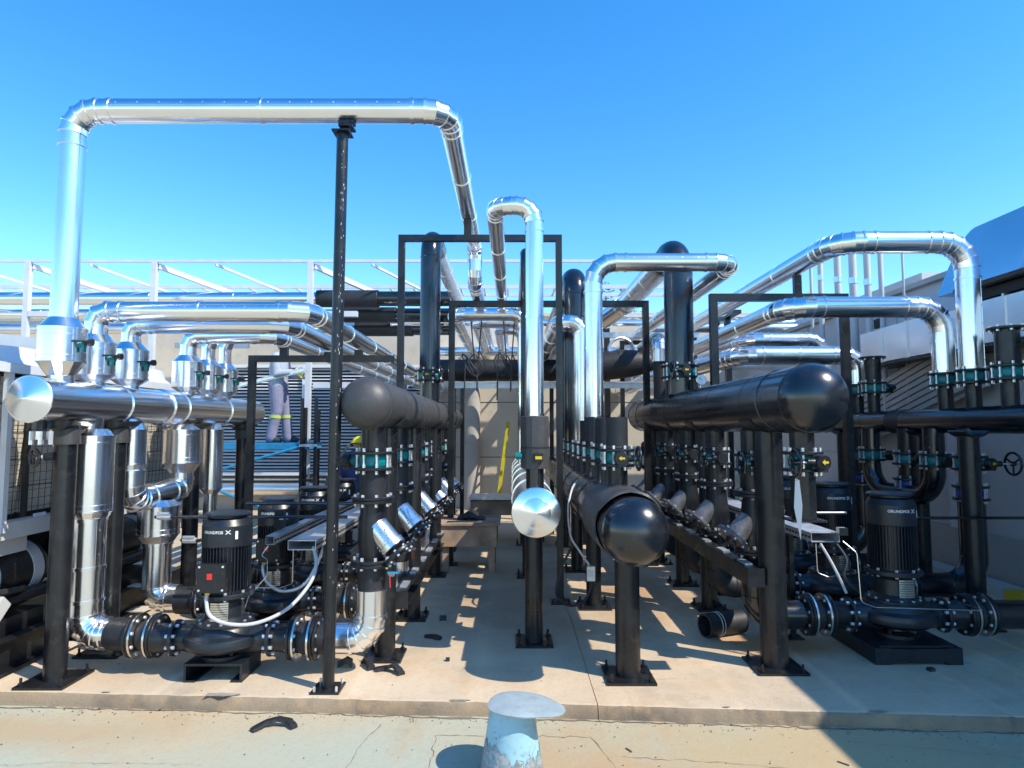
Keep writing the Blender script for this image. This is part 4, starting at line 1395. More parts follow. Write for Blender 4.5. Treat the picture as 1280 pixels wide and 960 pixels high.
MB().rev([(0, 0), (.045, 0)], (XR + .12, 6.1925, 2.03), (0, -1, 0), 28).build('gauge_dial', 'glass', t)
MB().beam((XR + .12, 6.190, 2.03), (XR + .095, 6.190, 2.055), .005, .002, up=(0, 1, 0)).build('gauge_needle', 'dark', t)
MB().cyl((XR + .12, 6.23, 1.89), (XR + .12, 6.23, 1.99), .01, n=8).build('gauge_stem', 'steel', t)
spool('thin black stub pipe left of the fat riser on the right header', XR - .02, 7.35, 1.9, 2.35, .07, 'foam', f0=False, f1=False)
t = thing('bent_pipe', 'dull silver bent top on the thin black stub of the right header', 'pipe', (XR - .02, 7.35, 2.34))
clad_run(None, [(XR - .02, 7.35, 2.33), (XR - .02, 7.35, 2.6), (XR - .02, 8.2, 2.6)], .085, .15, 4, mat='clad_old', parent=t, rivets=False)

# ------------------------------------------------------------------ header by the right wall
header('long black header by the right wall, with a ring coupling', XW, 1.63, .113, 2.6, 9.2, 'black', bands=[(6.35, .22, 'foam')])
t = None
WV = [(5.03, 'open black stub'), (5.43, 'tallest right silver arch'), (5.78, 'lower right silver arch'), (6.93, 'flanged black stub by the conduits'), (7.25, 'low silver elbow by the conduits'), (8.0, 'rearmost silver elbow by the wall')]
for i, (y, nm) in enumerate(WV):
    spool('black neck on the wall header under the ' + nm, XW, y, 1.72, 1.945, .062, 'post', f0=False, f1=False, group='necks on the wall header')
    valve('teal valve on the wall header under the ' + nm, XW, y, 2.0, .082, gd=(1, 0, 0) if i not in (0,) else (1, 0, 0), wd=(0, -1, 0), wheel=False, arrow=True, group='upper teal valves of the wall header')
spool('open black stub pipe with a top flange at the frame edge', XW, 5.03, 2.055, 2.36, .085, 'post', f0=False)
spool('flanged black stub pipe in front of the upright conduits', XW, 6.93, 2.055, 2.34, .082, 'post', f0=False)
clad_run('tallest right silver arch, its flat top high before the duct', [(XW, 5.43, 2.06), (XW, 5.43, 3.164), (2.80, 5.43, 3.164), (2.80, 13.2, 3.164)], .094, .23, 5, jl=1.0)
clad_run('lower right silver arch, below the tallest one', [(XW, 5.78, 2.06), (XW, 5.78, 2.665), (2.52, 5.78, 2.665), (2.52, 13.2, 2.665)], .096, .23, 5, jl=1.0)
clad_run('low silver elbow pipe behind the big right ball end', [(XW, 7.25, 2.06), (XW, 7.25, 2.39), (2.60, 7.25, 2.39), (2.1, 9.6, 2.3), (2.1, 13.2, 2.3)], .105, .2, 4, jl=.9, rivets=False)
clad_run('rearmost silver elbow pipe by the right wall', [(XW, 8.0, 2.06), (XW, 8.0, 2.68), (2.95, 8.0, 2.68), (2.95, 13.2, 2.68)], .085, .2, 4, jl=.9, rivets=False)
# lower branches of the wall header
for i, y in enumerate((5.45, 6.3, 7.15)):
    valve(['front', 'middle', 'rear'][i] + ' blue check valve on the risers by the right wall', XW - .05, y, 1.02, .084, wheel=False, mat='blue', arrow=False, group='blue check valves')
    valve(['front', 'middle', 'rear'][i] + ' teal valve with a long shaft and wheel above a blue check valve', XW - .05, y, 1.27, .084, gd=(.3, -.95, 0), wd=(1, 0, 0), wheel=True, shaft=.10, wheelr=.09, group='teal valves above blue check valves') if i == 0 else \
        valve(['front', 'middle', 'rear'][i] + ' teal valve above a blue check valve of the wall risers', XW - .05, y, 1.27, .084, gd=(0, -1, 0), wd=(1, 0, 0), wheel=i == 1, shaft=.04, group='teal valves above blue check valves')
    spool(['front', 'middle', 'rear'][i] + ' black spool between blue and teal valves by the wall', XW - .05, y, 1.09, 1.205, .08, 'post', f0=False, f1=False, group='short spools by the right wall')
    spool(['front', 'middle', 'rear'][i] + ' black neck from teal valve to the wall header', XW - .05, y, 1.33, 1.56, .08, 'post', f0=False, f1=False, group='lower necks of the wall header')
black_run('black U-shaped branch hanging under the wall header', [(XW - .05, 5.9, 1.56), (XW - .05, 5.9, .93), (XW - .15, 6.75, .93), (XW - .15, 6.75, 1.56)], .088, .24, welds=False)
valve('teal valve on the front leg of the black U-shaped branch', XW - .05, 5.9, 1.27, .084, wheel=False, arrow=False)
valve('teal valve with a wheel on the rear leg of the black U-shaped branch', XW - .15, 6.75, 1.29, .084, gd=(.6, -.8, 0), wd=(1, 0, 0), shaft=.12)
valve('front teal valve at the frame edge under the wall header', XW, 4.6, 1.27, .084, gd=(-1, 0, 0), wd=(0, -1, 0), wheel=False, arrow=False)
valve('blue check valve at the frame edge under the wall header', XW, 4.6, 1.04, .084, wheel=False, mat='blue', arrow=False, group='blue check valves')
for i, (y) in enumerate((5.15, 6.2, 7.6)):
    post(XW - .26 if i == 0 else XW, y, .07, 1.50, ['front', 'middle', 'rear'][i] + ' black post under the wall header', .26, .116)

# ------------------------------------------------------------------ mast, frames, beams
t = thing('support_mast', 'tall thin scuffed black mast holding up the silver arch', 'post', (-1.10, 3.95, 0))
MB().cyl((-1.10, 3.95, .012), (-1.075, 3.94, 3.42), .036, n=24).build('mast_tube', 'post', t)
MB().box((-1.10, 3.95, .006), (.17, .17, .012)).build('base_plate', 'post', t, smooth=False)
sc = MB()
for k in range(60):
    z = random.choice((random.uniform(.3, 3.3), random.uniform(2.0, 3.3)))
    an = random.gauss(-1.05, .28)
    d = V((math.cos(an), math.sin(an), 0))
    c = V((-1.10, 3.95, 0)).lerp(V((-1.075, 3.94, 3.42)), (z - .012) / 3.408)
    c.z = z
    c += d * .0364
    sd = V((-d.y, d.x, 0)) * random.uniform(.0006, .0025)
    up = V((0, 0, random.uniform(.004, .022)))
    sc.add([c - sd, c + sd * random.uniform(.2, 1), c + sd + up, c - sd * random.uniform(.2, 1) + up * .8], [(0, 1, 2, 3)])
sc.build('paint_scuff', 'conduit', t, stuff=True, smooth=False)
MB().box((-1.075, 3.94, 3.425), (.11, .12, .010)).build('top_plate', 'post', t, smooth=False)
b = MB()
b.box((-1.075, 3.965, 3.445), (.05, .05, .03))
b.box((-1.055, 3.97, 3.475), (.09, .10, .012))
b.beam((-1.09, 3.965, 3.46), (-1.045, 3.97, 3.52), .045, .02)
b.box((-1.06, 3.985, 3.515), (.10, .06, .02))
b.build('pipe_clamp', 'post', t, smooth=False)
a = MB()
for x in (-1, 1):
    for y in (-1, 1):
        a.cyl((-1.10 + x * .065, 3.95 + y * .065, .012), (-1.10 + x * .065, 3.95 + y * .065, .04), .008, n=6)
a.build('anchor_bolt', 'bolt', t, stuff=True)


def portal(label, x0, x1, y, z, w=.058, legs=(True, True), blocks=(), zb=0.0):
    t = thing('portal_frame', label, 'frame', ((x0 + x1) / 2, y, 0))
    MB().box(((x0 + x1) / 2, y, z), (x1 - x0 + w, w, w)).build('cross_beam', 'post', t, smooth=False)
    for x, on in ((x0, legs[0]), (x1, legs[1])):
        if on:
            MB().box((x, y, (z - w / 2) / 2 + .006), (w, w, z - w / 2 - .012)).build('upright', 'post', t, smooth=False)
            MB().box((x, y, .006), (.18, .18, .012)).build('base_plate', 'post', t, smooth=False)
            a = MB()
            for p in (-.07, .07):
                a.cyl((x + p, y - .07, .012), (x + p, y - .07, .045), .009, n=6)
            a.build('anchor_bolt', 'post', t, stuff=True)
    for bx, h in blocks:
        MB().box((bx, y, z + w / 2 + h / 2), (.07, .05, h)).build('pipe_block', 'post', t, smooth=False)
    return t


portal('tall black square-tube frame around the centre silver riser', -1.03, .436, 5.88, 3.335, blocks=((-.414, .16),))
portal('low black frame carrying the bending silver pipes at left', -2.35, -1.10, 5.77, 2.19, legs=(True, False), blocks=((-1.39, .05), (-1.665, .03), (-2.066, .07)))
portal('black frame behind the right header under the right arches', 1.97, 3.25, 6.2, 2.84, .07, blocks=((2.80, .19),))
portal('wide black rear frame below the round-topped risers', -.71, 1.58, 7.5, 3.035, .07, blocks=((-.414, .02), (-.125, .02)))
portal('small black rear frame carrying the thick silver pipe', 1.66, 2.45, 9.6, 2.86, .06)


def channel(label, p0, p1, w=.09, h=.11):
    t = thing('steel_channel', label, 'channel beam', p0)
    p0, p1 = V(p0), V(p1)
    d = (p1 - p0).normalized()
    x = d.cross(V((0, 0, 1))).normalized()
    MB().beam(p0 - x * w / 2, p1 - x * w / 2, .008, h).build('web', 'post', t, smooth=False)
    for s in (-1, 1):
        MB().beam(p0 + V((0, 0, s * (h / 2 - .004))) + x * .002, p1 + V((0, 0, s * (h / 2 - .004))) + x * .002, w - .012, .008).build('flange_strip', 'post', t, smooth=False)
    L = (p1 - p0).length
    m = int(L / .45)
    for k in range(m):
        q = p0 + d * (.2 + k * .45)
        MB().box(q + V((0, 0, h / 2 + .006)), (.05, .16, .012)).build('clamp_plate', 'galv', t, smooth=False)
    MB().box(p0 + V((0, -.006, 0)), (w + .02, .012, h + .01)).build('end_plate', 'post', t, smooth=False)
    return t


channel('black steel channel running back beside the right strainers', (1.585, 4.24, .59), (1.60, 8.0, .58))
channel('black steel channel running back beside the silver strainers', (-.77, 4.50, .38), (-.77, 8.4, .38))


def tray(label, p0, p1, w, h=.055):
    t = thing('cable_tray', label, 'cable tray', p0, 'galvanised cable trays')
    p0, p1 = V(p0), V(p1)
    MB().beam(p0, p1, w, .004).build('tray_floor', 'galv', t, smooth=False)
    d = (p1 - p0).normalized()
    x = d.cross(V((0, 0, 1))).normalized()
    L = (p1 - p0).length
    for s in (-1, 1):
        MB().beam(p0 + x * s * (w / 2 - .002) + V((0, 0, h / 2)), p1 + x * s * (w / 2 - .002) + V((0, 0, h / 2)), .003, h).build('side_rail', 'galv', t, smooth=False)
    lid = MB()
    n = int(L / .55)
    for k in range(n):
        a, b = p0 + d * (L * k / n + .008), p0 + d * (L * (k + 1) / n - .008)
        MB().beam(a + V((0, 0, h + .004)), b + V((0, 0, h + .004)), w + .008, .004).build('lid_sheet', 'galv', t, smooth=False)
    hl = MB()
    m = int(L / .05)
    for k in range(m):
        q = p0 + d * (k + .5) * L / m
        for s in (-1, 1):
            hl.box(q + x * s * (w / 2 + .001) + V((0, 0, h * .5)), (.005, .03, .012))
    hl.build('slot', 'dark', t, stuff=True, smooth=False)
    return t


tray('wide galvanised cable tray behind the front left pump', (-1.43, 4.42, .735), (-1.43, 8.6, .735), .19)
tray('narrow galvanised cable tray left of the wide one', (-1.66, 4.45, .765), (-1.66, 8.6, .765), .06, .05)
tray('galvanised cable tray beside the thick right post', (2.10, 4.35, .80), (2.10, 8.6, .80), .19)
for i, (x, y) in enumerate(((-1.43, 5.0), (-1.43, 6.6), (-1.43, 8.2), (2.10, 4.9), (2.10, 6.6), (2.10, 8.2))):
    zt = .733 if x < 0 else .798
    t = thing('tray_stand', ['front', 'middle', 'rear', 'front', 'middle', 'rear'][i] + ' thin black stand under the ' + ('left wide' if x < 0 else 'right') + ' cable tray', 'stand', (x, y, 0), 'stands under the cable trays')
    MB().box((x, y, zt / 2), (.035, .035, zt - .012)).build('upright', 'post', t, smooth=False)
    MB().box((x, y, .005), (.12, .12, .01)).build('base_plate', 'post', t, smooth=False)
    MB().box((x - (.10 if x < 0 else 0), y, zt - .012), (.44 if x < 0 else .24, .035, .018)).build('arm', 'post', t, smooth=False)

# hoses, cables, thin tubes
def cable(name, label, pts, r, mat, cat='cable', rb=None, group=None):
    o = tube(name, pts, r, mat, None, 10, True, rb)
    return tag(o, label, cat, group)


cable('pale_hose', 'thick pale hose sagging from the front pump box to the cable tray', [(-1.867, 4.0, .548), (-1.865, 3.99, .50), (-1.83, 3.975, .42), (-1.72, 4.0, .365), (-1.57, 4.05, .36), (-1.42, 4.15, .42), (-1.32, 4.27, .55), (-1.31, 4.36, .66), (-1.36, 4.45, .745)], .0115, 'conduit', 'hose')
cable('grey_hose', 'grey hose sagging in front of the second left pump', [(-1.867, 4.9, .548), (-1.865, 4.88, .50), (-1.82, 4.865, .41), (-1.70, 4.86, .35), (-1.55, 4.9, .40), (-1.46, 4.98, .60), (-1.45, 5.05, .73)], .0125, 'galv', 'hose')
cable('thin_tube', 'thin bent silver tube dropping from the narrow tray to the front pump outlet', [(-1.66, 4.43, .76), (-1.70, 4.41, .70), (-1.64, 4.36, .68), (-1.63, 4.34, .58), (-1.72, 4.26, .46), (-1.735, 4.22, .36)], .0034, 'steel', 'tube', .02)
cable('thin_tube', 'thin silver tube hanging under the wide left tray', [(-1.50, 4.46, .73), (-1.50, 4.46, .50), (-1.60, 4.5, .46), (-1.9, 4.6, .44)], .0034, 'steel', 'tube', .03)
for i, (x0, x1, y, z) in enumerate(((-2.60, -1.20, 4.72, .915), (-2.55, -1.35, 5.0, .70), (-1.95, -.98, 4.75, 1.01), (2.1, 2.45, 4.75, .94), (3.1, 4.3, 5.0, .87))):
    t = thing('vent_pipe', ['upper thin black vent pipe across the front left motor', 'lower thin black vent pipe behind the front left motor', 'thin black vent pipe crossing behind the mast', 'bright thin vent pipe beside the front right motor', 'thin black vent pipe at the right wall'][i], 'pipe', (x0, y, z), 'thin vent pipes')
    MB().cyl((x0, y, z), (x1, y, z), .012, n=12).build('pipe_wall', 'steel' if i == 3 else 'black', t)
    if i in (0, 1):
        MB().cyl((x0 + .02, y, z), (x0 + .12, y, z), .022, n=12).build('tap_body', 'bolt', t)
        MB().box((x0 + .07, y - .02, z + .03), (.09, .014, .014)).build('tap_lever', 'bolt', t, smooth=False)
    if i == 4:
        MB().cyl((x1 - .1, y, z), (x1, y, z), .022, n=12).build('tap_body', 'bolt', t)
        MB().cyl((x1 - .05, y, z), (x1 - .05, y, z + .05), .012, n=10).build('tap_lever', 'cast', t)
cable('thin_tube', 'thin bright tube frame over the front right pump', [(2.20, 4.32, .81), (2.27, 4.28, .74), (2.27, 4.25, .43), (2.36, 4.24, .40), (3.06, 4.22, .385), (3.02, 4.42, .385)], .0034, 'steel', 'tube', .04)
cable('thin_tube', 'thin bright tube loop under the right cable tray', [(2.03, 4.34, .79), (2.03, 4.33, .60), (2.10, 4.32, .575), (2.5, 4.6, .56)], .0034, 'steel', 'tube', .03)
cable('signal_cable', 'black cable drooping from the right tray to the pump', [(2.16, 4.34, .80), (2.2, 4.28, .70), (2.17, 4.26, .60), (2.24, 4.3, .52), (2.34, 4.4, .46)], .008, 'cable', 'cable')
cable('signal_cable', 'pale cable drooping from the end of the right tray', [(2.06, 4.34, .79), (2.10, 4.28, .68), (2.14, 4.26, .58), (2.2, 4.3, .48)], .009, 'conduit', 'cable')
t = thing('junction_box', 'small grey junction box at the end of the right cable tray', 'junction box', (2.21, 4.33, .86))
MB().box((2.20, 4.33, .875), (.05, .05, .045)).build('box_body', 'galv', t, smooth=False)
MB().box((2.20, 4.303, .875), (.055, .006, .05)).build('box_lid', 'cast', t, smooth=False)
t = thing('junction_box', 'small black switch box behind the narrow left tray', 'junction box', (-1.7, 4.75, .85))
MB().box((-1.70, 4.75, .90), (.07, .05, .13)).build('box_body', 'cast', t, smooth=False)
MB().box((-1.68, 4.722, .91), (.03, .006, .03)).build('box_lid', 'galv', t, smooth=False)
MB().cyl((-1.70, 4.75, .77), (-1.70, 4.75, .84), .012, n=8).build('box_stem', 'cast', t)
cable('conduit_drop', 'grey cable from the black centre header down to a small socket box', [(.56, 5.6, 1.10), (.50, 5.4, 1.05), (.46, 5.3, .9), (.47, 5.2, .70), (.53, 5.12, .60), (.60, 5.05, .50)], .009, 'conduit', 'cable')
t = thing('socket_box', 'small grey socket box hanging beside the second centre post', 'socket box', (.60, 5.05, .42))
MB().box((.61, 5.05, .44), (.06, .05, .11)).build('box_body', 'galv', t, smooth=False)
MB().box((.61, 5.022, .44), (.04, .006, .05)).build('box_lid', 'white', t, smooth=False)
cable('conduit_drop', 'dark cable looping from the socket box to the centre pad', [(.61, 5.05, .385), (.60, 5.06, .30), (.54, 5.1, .20), (.44, 5.2, .16), (.36, 5.3, .22), (.40, 5.35, .40), (.50, 5.3, .62)], .010, 'cable', 'cable')
for i, (y, s) in enumerate(((4.2, -1), (5.1, -1), (4.6, 1))):
    x = XB + .10 if s < 0 else XR - .11
    z = .63
    t = thing('drain_cock', ['drain tap with a blue lever on the front left spool', 'drain tap on the second left spool', 'drain tap on the front right spool'][i], 'tap', (x, y - .05, z), 'drain taps on the spools')
    MB().cyl((x - .02 * s, y - .04, z), (x + (.05 if s < 0 else -.05), y - .06, z), .012, n=10).build('tap_body', 'bolt', t)
    MB().box((x + (.05 if s < 0 else -.05), y - .07, z + .016), (.07, .014, .010)).build('tap_lever', 'blueplat' if i == 0 else 'cast', t, smooth=False)
    MB().beam((x + (.03 if s < 0 else -.03), y - .075, z - .005), (x + (.035 if s < 0 else -.03), y - .08, z - .075), .006, .003).build('red_ribbon', 'red', t, smooth=False)

# ------------------------------------------------------------------ chiller at the left edge
def chiller():
    t = thing('air_chiller', 'beige chiller with caged coil panels and black compressors at the left edge', 'chiller', (-3.9, 6, 0))
    y0, y1 = 3.35, 7.05
    b = MB()
    b.box((-3.24, (y0 + y1) / 2, .125), (.012, y1 - y0, .19))
    b.box((-3.205, (y0 + y1) / 2, .026), (.07, y1 - y0, .012))
    b.box((-3.205, (y0 + y1) / 2, .224), (.07, y1 - y0, .012))
    b.build('base_channel', 'cast', t, smooth=False)
    for k in range(4):
        y = 3.7 + k * .92
        MB().box((-3.15, y, .232), (.17, .10, .010)).build('mount_plate', 'chiller', t, smooth=False)
        MB().box((-3.15, y, .035), (.15, .16, .010)).build('foot_plate', 'chiller', t, smooth=False)
    MB().box((-3.36, (y0 + y1) / 2, .885), (.10, y1 - y0, .11)).build('side_rail', 'cladwall', t, smooth=False)
    MB().box((-3.46, 4.15, .78), (.16, .75, .13)).build('control_box', 'cladwall', t, smooth=False)
    MB().box((-3.355, 4.60, .92), (.012, .11, .085)).build('white_label', 'paper', t, smooth=False)
    for k in range(2):
        yc = 4.36 + k * 1.35
        c = MB().rev([(0, -.55), (.12, -.53), (.19, -.46), (.2, -.3), (.2, .3), (.19, .46), (.12, .53), (0, .55)], (-3.62, yc, .55), (0, 1, 0), 28).build('compressor', 'cast', t, sharp=40)
        for s in (-.10, .30):
            MB().rev([(.2, 0), (.206, .003), (.206, .10), (.2, .103)], (-3.62, yc + s, .55), (0, 1, 0), 28).build('white_band', 'white', c)
        MB().box((-3.45, yc, .24), (.30, .5, .16)).build('compressor_cradle', 'cast', t, smooth=False)
        MB().cyl((-3.40, yc - .5, .40), (-3.40, yc + .5, .40), .05, n=16).build('suction_line', 'cast', t)
    MB().sweep([(-3.34, 3.6, .68), (-3.30, 3.9, .60), (-3.30, 4.2, .50), (-3.36, 4.5, .46)], .022, 10).build('cable', 'cable', t)
    MB().beam((-3.27, 4.0, .23), (-3.27, 4.22, .45), .03, .09).build('brace', 'cladwall', t, smooth=False)
    # coil panels leaning outwards at the top
    for k in range(3):
        ya, yb = 3.42 + k * 1.15, 3.42 + (k + 1) * 1.15 - .05
        for j in range(5):
            z = .97 + j * .19
            R = Matrix.Rotation(.10, 3, 'Y')
            MB().box((-3.50 + j * .012, (ya + yb) / 2, z + .09), (.06, yb - ya, .182), rot=R).build('coil_panel', 'coil', t, smooth=False)
        MB().box((-3.43, ya - .025, 1.43), (.03, .03, 1.0)).build('coil_post', 'wire', t, smooth=False)
    w = MB()
    n = int((y1 - y0) / .06)
    for k in range(n):
        y = y0 + k * .06
        w.beam((-3.38, y, .95), (-3.36, y, 1.93), .003, .003)
    for j in range(17):
        z = .95 + j * .06
        w.beam((-3.38 + j * .00125, y0, z), (-3.38 + j * .00125, y1, z), .003, .003)
    w.build('cage_wire', 'wire', t, stuff=True, smooth=False)
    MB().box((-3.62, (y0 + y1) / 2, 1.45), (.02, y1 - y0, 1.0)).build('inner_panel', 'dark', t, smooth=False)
    MB().box((-4.3, (y0 + y1) / 2, 1.97), (1.95, y1 - y0, .05)).build('top_deck', 'chiller', t, smooth=False)
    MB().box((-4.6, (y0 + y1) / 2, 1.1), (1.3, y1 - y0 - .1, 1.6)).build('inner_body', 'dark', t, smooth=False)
    MB().box((-3.31, 4.20, 1.42), (.04, .04, 1.08)).build('corner_post', 'white', t, smooth=False)
    MB().box((-3.30, 5.4, 1.955), (.045, 3.3, .06)).build('top_rail', 'white', t, smooth=False)
    for k in range(2):
        c = (-3.95, 4.55 + k * 1.55, 1.995)
        MB().rev([(.62, 0), (.56, .05), (.53, .13), (.50, .13), (.52, .05), (.52, 0)], c, (0, 0, 1), 40).build('fan_cowl', 'white', t)
        g = MB()
        for rr in (.12, .24, .36, .48):
            g.torus((c[0], c[1], c[2] + .125), (0, 0, 1), rr, .006, 32, 6)
        for q in range(4):
            a = q * PI / 4
            g.beam((c[0] - .5 * math.cos(a), c[1] - .5 * math.sin(a), c[2] + .125), (c[0] + .5 * math.cos(a), c[1] + .5 * math.sin(a), c[2] + .125), .01, .01)
        g.build('fan_grille', 'wire', t, stuff=True)
    return t


chiller()
t = thing('white_bracket', 'white steel stub beam with a dark end box beside the biggest valve drum', 'bracket', (-3.7, 4.9, 2.0))
MB().beam((-4.25, 4.95, 2.27), (-3.62, 4.95, 2.20), .09, .10).build('stub_beam', 'white', t, smooth=False)
MB().box((-3.52, 4.95, 2.155), (.16, .16, .22)).build('end_box', 'duct', t, smooth=False)
MB().box((-4.05, 4.95, 2.11), (.06, .06, .20)).build('leg', 'white', t, smooth=False)
t = thing('hand_valve', 'black hand wheel valve beside the first black post and the coil cage', 'valve', (-3.0, 4.0, 1.40))
MB().cyl((-2.86, 4.02, 1.385), (-2.91, 4.01, 1.38), .026, n=12).build('valve_neck', 'cast', t)
MB().cyl((-2.90, 4.01, 1.382), (-2.945, 3.98, 1.378), .012, n=10).build('spindle', 'bolt', t)
w = MB().torus((-2.95, 3.975, 1.378), (-.45, -.9, 0), .052, .010, 26, 8)
for q in range(3):
    a = q * 2 * PI / 3 + .4
    x_, y_ = frame_of(V((-.45, -.9, 0)))
    w.cyl((-2.95, 3.975, 1.378), V((-2.95, 3.975, 1.378)) + (x_ * math.cos(a) + y_ * math.sin(a)) * .052, .007, n=6)
w.build('handwheel', 'black', t)
t = thing('drain_fitting', 'small bolted drain fitting under the big round silver end disc', 'fitting', (-2.83, 3.72, 1.55))
MB().cyl((-2.83, 3.86, 1.54), (-2.83, 3.86, 1.61), .028, n=14).build('fitting_neck', 'cast', t)
MB().cyl((-2.83, 3.86, 1.49), (-2.83, 3.86, 1.54), .045, n=8).build('fitting_body', 'steel', t)
b = MB()
bolts_ring(b, (-2.83, 3.86, 1.50), (0, 0, 1), .055, 6, .010, .08)
b.build('bolt', 'bolt', t, stuff=True)

# ------------------------------------------------------------------ pipe rack with white frames
RY0 = 10.5
XS = (-10.15, -8.05, -5.95, -3.35)
for i, x in enumerate(XS):
    t = thing('rack_support', ['outermost', 'second', 'third', 'last'][i] + ' white steel rack support with slanting brace, ' + ['past the photo edge', 'left of the tall silver pipe', 'right of the tall silver pipe', 'left of the thin mast'][i], 'rack support', (x, RY0, 0), 'white rack supports')
    MB().box((x, RY0, 2.17), (.085, .085, 4.32)).build('upright', 'white', t, smooth=False)
    MB().beam((x + .05, RY0 + .02, 4.27), (x + 1.15, RY0 + 1.2, 3.92), .07, .085).build('slant_brace', 'white', t, smooth=False)
    MB().beam((x + 1.02, RY0 - .02, 4.29), (x + 2.0, RY0 + 1.3, 3.98), .035, .04).build('thin_brace', 'white', t, smooth=False)
    MB().box((x + .42, RY0, 3.46), (.74, .09, .09)).build('bracket_arm', 'white', t, smooth=False)
    MB().box((x + .62 + (.1 if i == 3 else 0), RY0 + (.8 if i < 3 else .05), 3.04 if i < 3 else 2.28), (1.3, .07, .09)).build('lower_arm', 'white', t, smooth=False)
    MB().box((x, RY0, .01), (.25, .25, .02)).build('base_plate', 'white', t, smooth=False)
t = thing('rack_rail', 'long thin white top rail joining the white rack frames', 'rail', (-4, RY0, 4.35))
MB().box((-4.6, RY0, 4.355), (16, .04, .045)).build('rail_bar', 'white', t, smooth=False)
t = thing('rack_ladder', 'long flat white cable ladder behind the white rack frames', 'cable ladder', (-4, 12, 4.2))
for y in (11.75, 12.45):
    MB().box((-4.6, y, 4.20), (16, .03, .07)).build('ladder_side', 'white', t, smooth=False)
m = MB()
for k in range(36):
    m.box((-12.4 + k * .44, 12.1, 4.19), (.03, .66, .03))
m.build('rung', 'white', t, stuff=True, smooth=False)
for i, (y, z, r) in enumerate(((11.0, 3.82, .115), (11.35, 3.60, .105), (11.7, 3.40, .10))):
    clad_run(['upper', 'middle', 'lower'][i] + ' long silver pipe on the rack, running to the left edge', [(-15, y, z), (-3.38 + .25 * i, y, z)], r, jl=1.45, rivets=False, n=28, group='long silver rack pipes')
    t = thing('lagged_pipe', ['upper', 'middle', 'lower'][i] + ' black lagged end of the rack pipes behind the mast', 'pipe', (-3.3, y, z), 'black lagged rack pipes')
    xa, xb = -3.38 + .25 * i, -.95 - .05 * i
    MB().cyl((xa, y, z), (xa + 1.05, y, z), r + .035, n=28).build('foam_wrap', 'foam', t)
    MB().cyl((xa + 1.05, y, z), (xb, y, z), r + .015, n=28).build('pipe_wall', 'black', t)
    MB().torus((xa + 1.05, y, z), (1, 0, 0), r + .028, .010, 24, 6).build('wrap_edge', 'foam', t)
for i, (x0, x1, y, z, r) in enumerate(((2.4, 5.6, 11.2, 3.34, .085), (-1.6, 5.6, 11.9, 2.72, .07), (-1.6, 5.6, 12.0, 3.02, .085), (-2.2, 5.4, 11.5, 3.48, .06))):
    clad_run(['short silver pipe crossing level below the right arches', 'lowest thin silver pipe crossing in front of the back wall', 'silver pipe crossing above the lowest one at the back wall', 'thin upper silver pipe crossing behind the rear frame'][i], [(x0, y, z), (x1, y, z)], r, jl=1.6, rivets=False, n=24, mat='clad' if i else 'clad_old', group='level silver pipes before the back wall')
for i, (x, y, zt) in enumerate(((3.6, 10.6, 3.4), (5.2, 11.2, 3.2), (1.55, 10.4, 3.25), (-1.3, 10.8, 3.3))):
    t = thing('rack_post', ['dark post behind the right silver arches', 'dark post by the right back corner', 'dark post behind the foam pipe end', 'dark post behind the domed grey-black header'][i], 'post', (x, y, 0), 'dark posts under the back pipes')
    MB().box((x, y, zt / 2 + .01), (.09, .09, zt - .02)).build('upright', 'post', t, smooth=False)
    MB().box((x, y, .01), (.22, .22, .02)).build('base_plate', 'post', t, smooth=False)
    MB().box((x, y + .1, zt + .03), (.12, 1.2, .06)).build('bracket_arm', 'post', t, smooth=False)
t = thing('lattice_girder', 'thin white lattice girder above the back wall at right', 'girder', (4, 12.6, 3.6))
for z in (3.62, 3.80):
    MB().box((4.0, 12.6, z), (4.6, .04, .035)).build('chord', 'white', t, smooth=False)
for k in range(14):
    x = 1.75 + k * .33
    MB().beam((x, 12.6, 3.635 if k % 2 else 3.785), (x + .33, 12.6, 3.785 if k % 2 else 3.635), .025, .025, up=(0, 1, 0)).build('diagonal', 'white', t, smooth=False)

# galvanised rails with hanging cables
t = thing('cable_rail', 'galvanised rail crossing behind the risers with loops of cable', 'cable rail', (.6, 8.6, 2.1))
MB().box((.62, 8.62, 2.15), (2.9, .05, .085)).build('rail_bar', 'galv', t, smooth=False)
MB().box((.62, 8.575, 2.185), (2.9, .03, .012)).build('rail_lip', 'galv', t, smooth=False)
for x in (-.78, 2.02):
    MB().box((x, 8.62, 1.08), (.05, .05, 2.05)).build('upright', 'post', t, smooth=False)
t = thing('cable_rail', 'upper galvanised rail above the black foam pipe end', 'cable rail', (1.9, 9.3, 2.9))
MB().box((1.9, 9.3, 2.93), (1.7, .05, .075)).build('rail_bar', 'galv', t, smooth=False)
MB().box((1.75, 9.32, 2.55), (.03, .03, .70)).build('hanger', 'galv', t, smooth=False)
MB().torus((1.55, 9.02, 2.66), (.2, -1, 0), .19, .022, 24, 8).build('hanger_ring', 'galv', t)
for x in (1.12, 2.68):
    MB().box((x, 9.32, 1.48), (.05, .05, 2.93)).build('upright', 'post', t, smooth=False)
